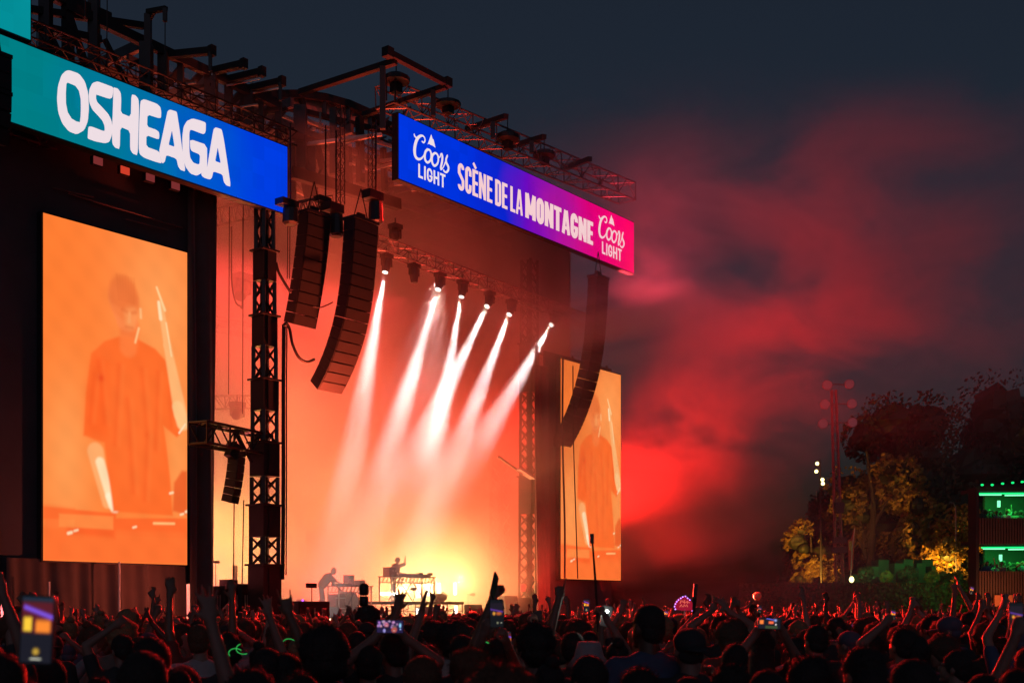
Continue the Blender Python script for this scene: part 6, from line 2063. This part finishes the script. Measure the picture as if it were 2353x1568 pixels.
# ================================================================ phones and things held up
GLASS = mat('phone_body_black', (.015, .015, .017), .25)
def stage_view(seed=0, landscape=False):
    """what a phone shows: the glowing stage with its banners over a dark crowd"""
    def f(U, V):
        c = np.zeros((len(U), 3)) + np.array((.012, .012, .02))
        def put(k, col):
            nonlocal c
            k = np.clip(k, 0, 1)[:, None]; c = c * (1 - k) + np.array(col) * k
        if landscape:
            put(smoothstep(.05, .07, U) * smoothstep(.24, .22, U) * smoothstep(.42, .44, V) * smoothstep(.82, .8, V), lin(255, 130, 60))
            put(smoothstep(.45, .5, U) * smoothstep(.72, .66, U) * smoothstep(.45, .5, V) * smoothstep(.76, .68, V), lin(255, 110, 70))
            put(np.exp(-((V - (.98 - .35 * (U - .35))) ** 2 / .0012)) * (U > .36) * (U < .72), lin(120, 120, 255))
            put(smoothstep(.3, .34, U) * smoothstep(.9, .86, U) * smoothstep(.0, .05, V) * smoothstep(.3, .26, V), lin(60, 75, 50))
            put(np.exp(-(((U - .8) / .035) ** 2 + ((V - .42) / .09) ** 2) ** 2), lin(235, 220, 220))
            put(np.exp(-(((U - .78) / .05) ** 2 + ((V - .82) / .11) ** 2)), lin(170, 190, 255))
        else:
            put(smoothstep(.42, .5, V) * smoothstep(.96, .9, V), lin(90, 30, 40))
            put(smoothstep(.46, .5, V) * smoothstep(.72, .66, V) * smoothstep(.05, .09, U) * smoothstep(.34, .3, U), lin(255, 205, 60))
            put(smoothstep(.44, .5, V) * smoothstep(.7, .6, V) * smoothstep(.42, .5, U) * smoothstep(.98, .88, U), lin(255, 140, 50))
            put(np.exp(-((V - (.86 - .16 * U)) ** 2 / .0009)) * (U > .05), lin(130, 90, 240))
            put(smoothstep(.92, .96, V), lin(35, 45, 60))
            put(np.exp(-(((U - .5) / .1) ** 2 + ((V - .17) / .05) ** 2) ** 2), lin(200, 160, 60))
            put(smoothstep(.3, .34, U) * smoothstep(.7, .66, U) * (np.abs(V - .06) < .012), lin(220, 220, 200))
        return c[:, 0], c[:, 1], c[:, 2]
    return f
def selfie_view(U, V):
    c = np.zeros((len(U), 3)) + np.array(lin(40, 32, 70))
    rng = np.random.RandomState(5)
    def put(k, col):
        nonlocal c
        k = np.clip(k, 0, 1)[:, None]; c = c * (1 - k) + np.array(col) * k
    for i in range(16):
        x, y = rng.rand(), .45 + .5 * rng.rand()
        put(np.exp(-(((U - x) / .05) ** 2 + ((V - y) / .10) ** 2) ** 2), lin(int(150 + 60 * rng.rand()), int(110 + 40 * rng.rand()), int(150 + 60 * rng.rand())))
    for (x, y, sx, sy, col) in ((.36, .62, .085, .2, (205, 110, 130)), (.66, .26, .11, .26, (190, 90, 80)), (.36, .3, .16, .2, (35, 28, 50)), (.66, .5, .10, .09, (110, 90, 95)), (.89, .6, .04, .2, (150, 215, 255)), (.28, .16, .05, .16, (160, 150, 220)), (.9, .28, .03, .05, (170, 190, 255))):
        put(np.exp(-(((U - x) / sx) ** 2 + ((V - y) / sy) ** 2) ** 3), lin(*col))
    for (x, y, s_) in ((.33, .66, .012), (.40, .66, .012), (.62, .32, .014), (.70, .32, .014)):
        put(np.exp(-(((U - x) / s_) ** 2 + ((V - y) / (s_ * 1.6)) ** 2)), lin(60, 25, 40))
    for (x, y) in ((.365, .55), (.66, .17)):
        put(np.exp(-(((U - x) / .03) ** 2 + ((V - y) / .022) ** 2)), lin(235, 210, 215))
    return c[:, 0], c[:, 1], c[:, 2]
PM = picture_mat('phone_picture', 1.0, 'NONE')
PIC_P = picture_mesh(stage_view(), 26, 52, (.066, 0, 0), (0, 0, .140))
PIC_L = picture_mesh(stage_view(0, True), 52, 26, (.140, 0, 0), (0, 0, .066))
PIC_S = picture_mesh(selfie_view, 110, 56, (.140, 0, 0), (0, 0, .066))
def night_view(U, V):
    c = np.zeros((len(U), 3)) + np.array((.008, .009, .012))
    def put(k, col):
        nonlocal c
        k = np.clip(k, 0, 1)[:, None]; c = c * (1 - k) + np.array(col) * k
    put((V > .42) * (V < .9), (.016, .012, .02))
    put(np.exp(-(((U - .28) / .1) ** 2 + ((V - .5) / .06) ** 2) ** 2), lin(235, 160, 60))
    put(np.exp(-(((U - .66) / .22) ** 2 + ((V - .5) / .06) ** 2) ** 2), lin(190, 95, 45))
    put(np.exp(-((V - .66 + .1 * U) ** 2 / .0005)) * .7, lin(120, 70, 190))
    put(np.exp(-(((U - .56) / .07) ** 2 + ((V - .15) / .035) ** 2) ** 2), lin(150, 150, 120))
    put(np.exp(-(((U - .85) / .05) ** 2 + ((V - .15) / .025) ** 2) ** 2), lin(170, 170, 150))
    return c[:, 0], c[:, 1], c[:, 2]
PIC_N = picture_mesh(night_view, 30, 60, (.066, 0, 0), (0, 0, .140))
def phone(u, v, Y, label, pic='p', tilt=0, yaw=0, lean=0, k=1.0):
    c = QD(u, v, Y)
    t = thing('phone', label, 'phone', c, 'phones held up in the crowd')
    t.rotation_euler = (R(lean), R(tilt), R(yaw)); t.scale = (k, k, k)
    ls = pic in ('l', 's')
    W_, H_ = (.150, .074) if ls else (.074, .150)
    b = MB()
    o = []
    for cx, cz, a0 in ((W_ / 2 - .01, H_ / 2 - .01, 0), (-W_ / 2 + .01, H_ / 2 - .01, 90), (-W_ / 2 + .01, -H_ / 2 + .01, 180), (W_ / 2 - .01, -H_ / 2 + .01, 270)):
        for q in range(4):
            a_ = R(a0 + 30 * q)
            o.append((cx + .01 * math.cos(a_), 0, cz + .01 * math.sin(a_)))
    b.prism(o, (0, 1, 0), .008)
    b.build('case', GLASS, t, world=False)
    if pic:
        me = {'p': PIC_P, 'l': PIC_L, 's': PIC_S, 'n': PIC_N}[pic]
        s_ = link_mesh('screen', me, PM, t, world=False)
        s_.location = (-(.140 if ls else .066) / 2, -.0015, -(.066 if ls else .140) / 2)
    return t
phone(85, 1446, 2.75, 'big close phone at the left edge showing the yellow lit stage', 'p', 3, 0, 0, 1.05)
phone(896, 1438, 6.6, 'landscape phone showing a selfie of two laughing faces', 's', 1)
phone(1141, 1408, 6.4, 'dark upright phone with a small bright picture, held in the middle', 'n', -1)
phone(1137, 1344, 6.9, 'thin phone seen edge on, gripped in a raised fist', None, 33, 72)
phone(1347, 1390, 15, 'small bright upright phone between the pointing arm and the selfie pole', 'p')
phone(1411, 1450, 16.5, 'small phone below the flashlight, showing orange and blue', 'p', -4)
phone(1167, 1472, 9.5, 'phone tilted beside the centre head showing a pale blue picture', 'p', -8, 35)
phone(831, 1432, 19, 'tiny upright phone with a blue top edge left of the selfie phone', 'p')
phone(737, 1441, 22, 'tiny lit phone below the speaker cabinet', 'p')
phone(237, 1447, 24, 'tiny lit phone under the left video screen', 'p')
phone(1767, 1431, 7.8, 'landscape phone filming the stage right of centre', 'l', 2)
phone(2027, 1413, 26, 'left of two small bright phones at the right', 'p', -3)
phone(2052, 1411, 19, 'right of two small bright phones at the right', 'p')
phone(2334, 1416, 6.2, 'dark phone at the right edge with an orange picture', 'n')
phone(2232, 1355, 23, 'phone held by the woman lifted above the crowd', 'p', 12)
phone(1745, 1398, 22, 'faint phone left of the lit forearm in the right half', 'n', 10)
phone(1234, 1424, 9.2, 'black back of a phone before the curly head in the centre', None)
phone(1530, 1410, 24, 'tiny phone beside the ear of the tall shaved man', 'p', 5)
phone(2245, 1404, 30, 'tiny violet landscape phone below the lifted woman', 'l')
phone(1960, 1440, 17, 'small dim phone right of the light mast', 'n', 14)
# phone with its flash on
FLS = emit_mat('flash_lamp_lit', (.95, 1, .92), 60)
ft = phone(1392, 1414, 9.0, 'phone whose white flash lamp is on', None, 10)
MB().ball((0, -.006, .035), (.011, .004, .011), 12, 8).build('flash_lamp', FLS, ft, world=False)
light('flash', 'POINT', QD(1392, 1407, 8.9), None, 1.2, (.9, 1, .88), .02)
# selfie pole
sp_ = thing('camera_pole', 'long thin pole with a small camera at its top before the far screen', 'camera pole', QD(1374, 1440, 11))
MB().tube([QD(1375, 1450, 11), QD(1368, 1340, 11), QD(1361, 1246, 11)], [.014, .011, .008], 8).build('pole', M['cable'], sp_)
MB().box(QD(1359.5, 1236, 11), (.036, .028, .085)).build('camera', GLASS, sp_)
MB().tube([QD(1361, 1248, 11), QD(1360.5, 1242, 11)], .014, 8).build('clamp', M['black_metal'], sp_)
# handheld gimbal camera, a rounded black bottle shape from here
gm = thing('stick_microphone', 'fat black microphone on a grip held up before the long table', 'microphone', QD(836, 1400, 7.8))
c0 = QD(836, 1398, 7.8)
def gz(v):
    return QD(836, v, 7.8)
MB().tube([gz(1367), gz(1364), gz(1350), gz(1343), gz(1339.5), gz(1338)], [.020, .030, .031, .028, .018, .004], 16).build('head', M['speaker'], gm, smooth=True)
MB().tube([gz(1392), gz(1389), gz(1370), gz(1368)], [.018, .029, .030, .022], 16).build('grip', M['black_metal'], gm, smooth=True)
MB().tube([gz(1402), gz(1392)], [.016, .014], 12).build('stem', M['black_metal'], gm)
queue_done = True
# hexagon sign with little lamps
hx = thing('hexagon_sign', 'red light up sign edged with violet lamps, held above the crowd', 'sign', QD(1573, 1390, 20))
hc_ = QD(1573, 1385, 20)
RS = emit_mat('sign_red', lin(150, 20, 45), 1, 'NONE')
PIX = 20 / F
hexo = [(-24, -2), (-12, -14), (0, -17), (14, -6), (24, 6), (20, 15), (0, 17), (-22, 14)]
MB().prism([hc_ + Vector((x * PIX, 0, -y * PIX)) for x, y in hexo], (0, 1, 0), .03).build('board', RS, hx)
VL = emit_mat('violet_lamp_lit', (.45, .22, 1), 3, 'NONE')
for (x, y) in ((-22, 13), (-24, 7), (-22, 1), (-19, -4), (-15, -8), (-10, -12), (-5, -15), (1, -16.5), (6, -12), (11, -8), (20, 4), (23, 8), (19, 12), (17, 17)):
    MB().ball(hc_ + Vector((x * PIX, -.02, -y * PIX)), .011, 8, 6).build('lamp', VL, hx)
LT = emit_mat('sign_letter', lin(240, 110, 90), 1, 'NONE')
# two lines of script-like strokes on the sign
mbs = MB()
for (pts) in (((-11, 0), (-9, -8), (-7, -2), (-5, -7), (-3, -2)), ((-1, -8), (-1, 0), (4, -4)), ((5, -6), (6, 0), (9, -4), (11, -1)), ((-12, 8), (-8, 2), (-6, 8)), ((-3, 8), (-2, 2), (2, 7), (4, 2), (6, 8))):
    mbs.tube([hc_ + Vector((x * PIX, -.012, -y * PIX)) for x, y in pts], .007, 5)
tag(mbs.build('lettering', LT, hx), kind='stuff')
MB().tube([hc_ + Vector((0, .01, -.1)), hc_ + Vector((0, .01, -.7))], .012, 6).build('handle', M['white_pole'], hx)
# dark wand
wd = thing('wand', 'dark paddle shaped wand held up behind the hexagon sign', 'wand', QD(1594, 1405, 12.5))
MB().tube([QD(1593, 1408, 12.5), QD(1596, 1372, 12.5)], [.014, .022], 8).build('handle', M['cable'], wd)
MB().prism([QD(1591, 1372, 12.5), QD(1594, 1340, 12.5), QD(1603, 1340, 12.5), QD(1601, 1372, 12.5)], (0, 1, 0), .025).build('blade', M['case'], wd)
# ball in the air
BALL = mat('pale_orange_ball_vinyl', (.9, .42, .25), .4, noise=.05, nscale=3)
tag(MB().ball(QD(1739.5, 1368, 42), .15, 24, 16).build('beach_ball', BALL, smooth=True), 'orange ball flying above the crowd before the hedge', 'ball')
light('ball_fill', 'SPOT', S(22, -2.6, 1.7), QD(1739.5, 1368, 42), 26000, (1, .42, .24), .3, 5, .8)  # added narrow spot, hidden by the crowd, brightens the ball
# glowing green rings
GR = emit_mat('glow_ring_green', (.06, .8, .15), .6, 'NONE')
for i, (u, v, Y, r_, a_, lab) in enumerate(((664, 1477, 9, .05, 0, 'green glow ring left of the afro head'), (541, 1499, 8, .045, .6, 'left of two green glow rings below the tower'), (560, 1489, 8, .05, 2.0, 'right of two green glow rings below the tower'), (1117, 1477, 7, .012, 0, 'small green glow dot in the middle'))):
    c = QD(u, v, Y)
    tag(MB().tube([c + Vector((math.cos(a_ + t * .35) * r_, 0, math.sin(a_ + t * .35) * r_ * .7)) for t in range(10)], .0025, 5).build('glow_ring', GR), lab, 'glow ring')
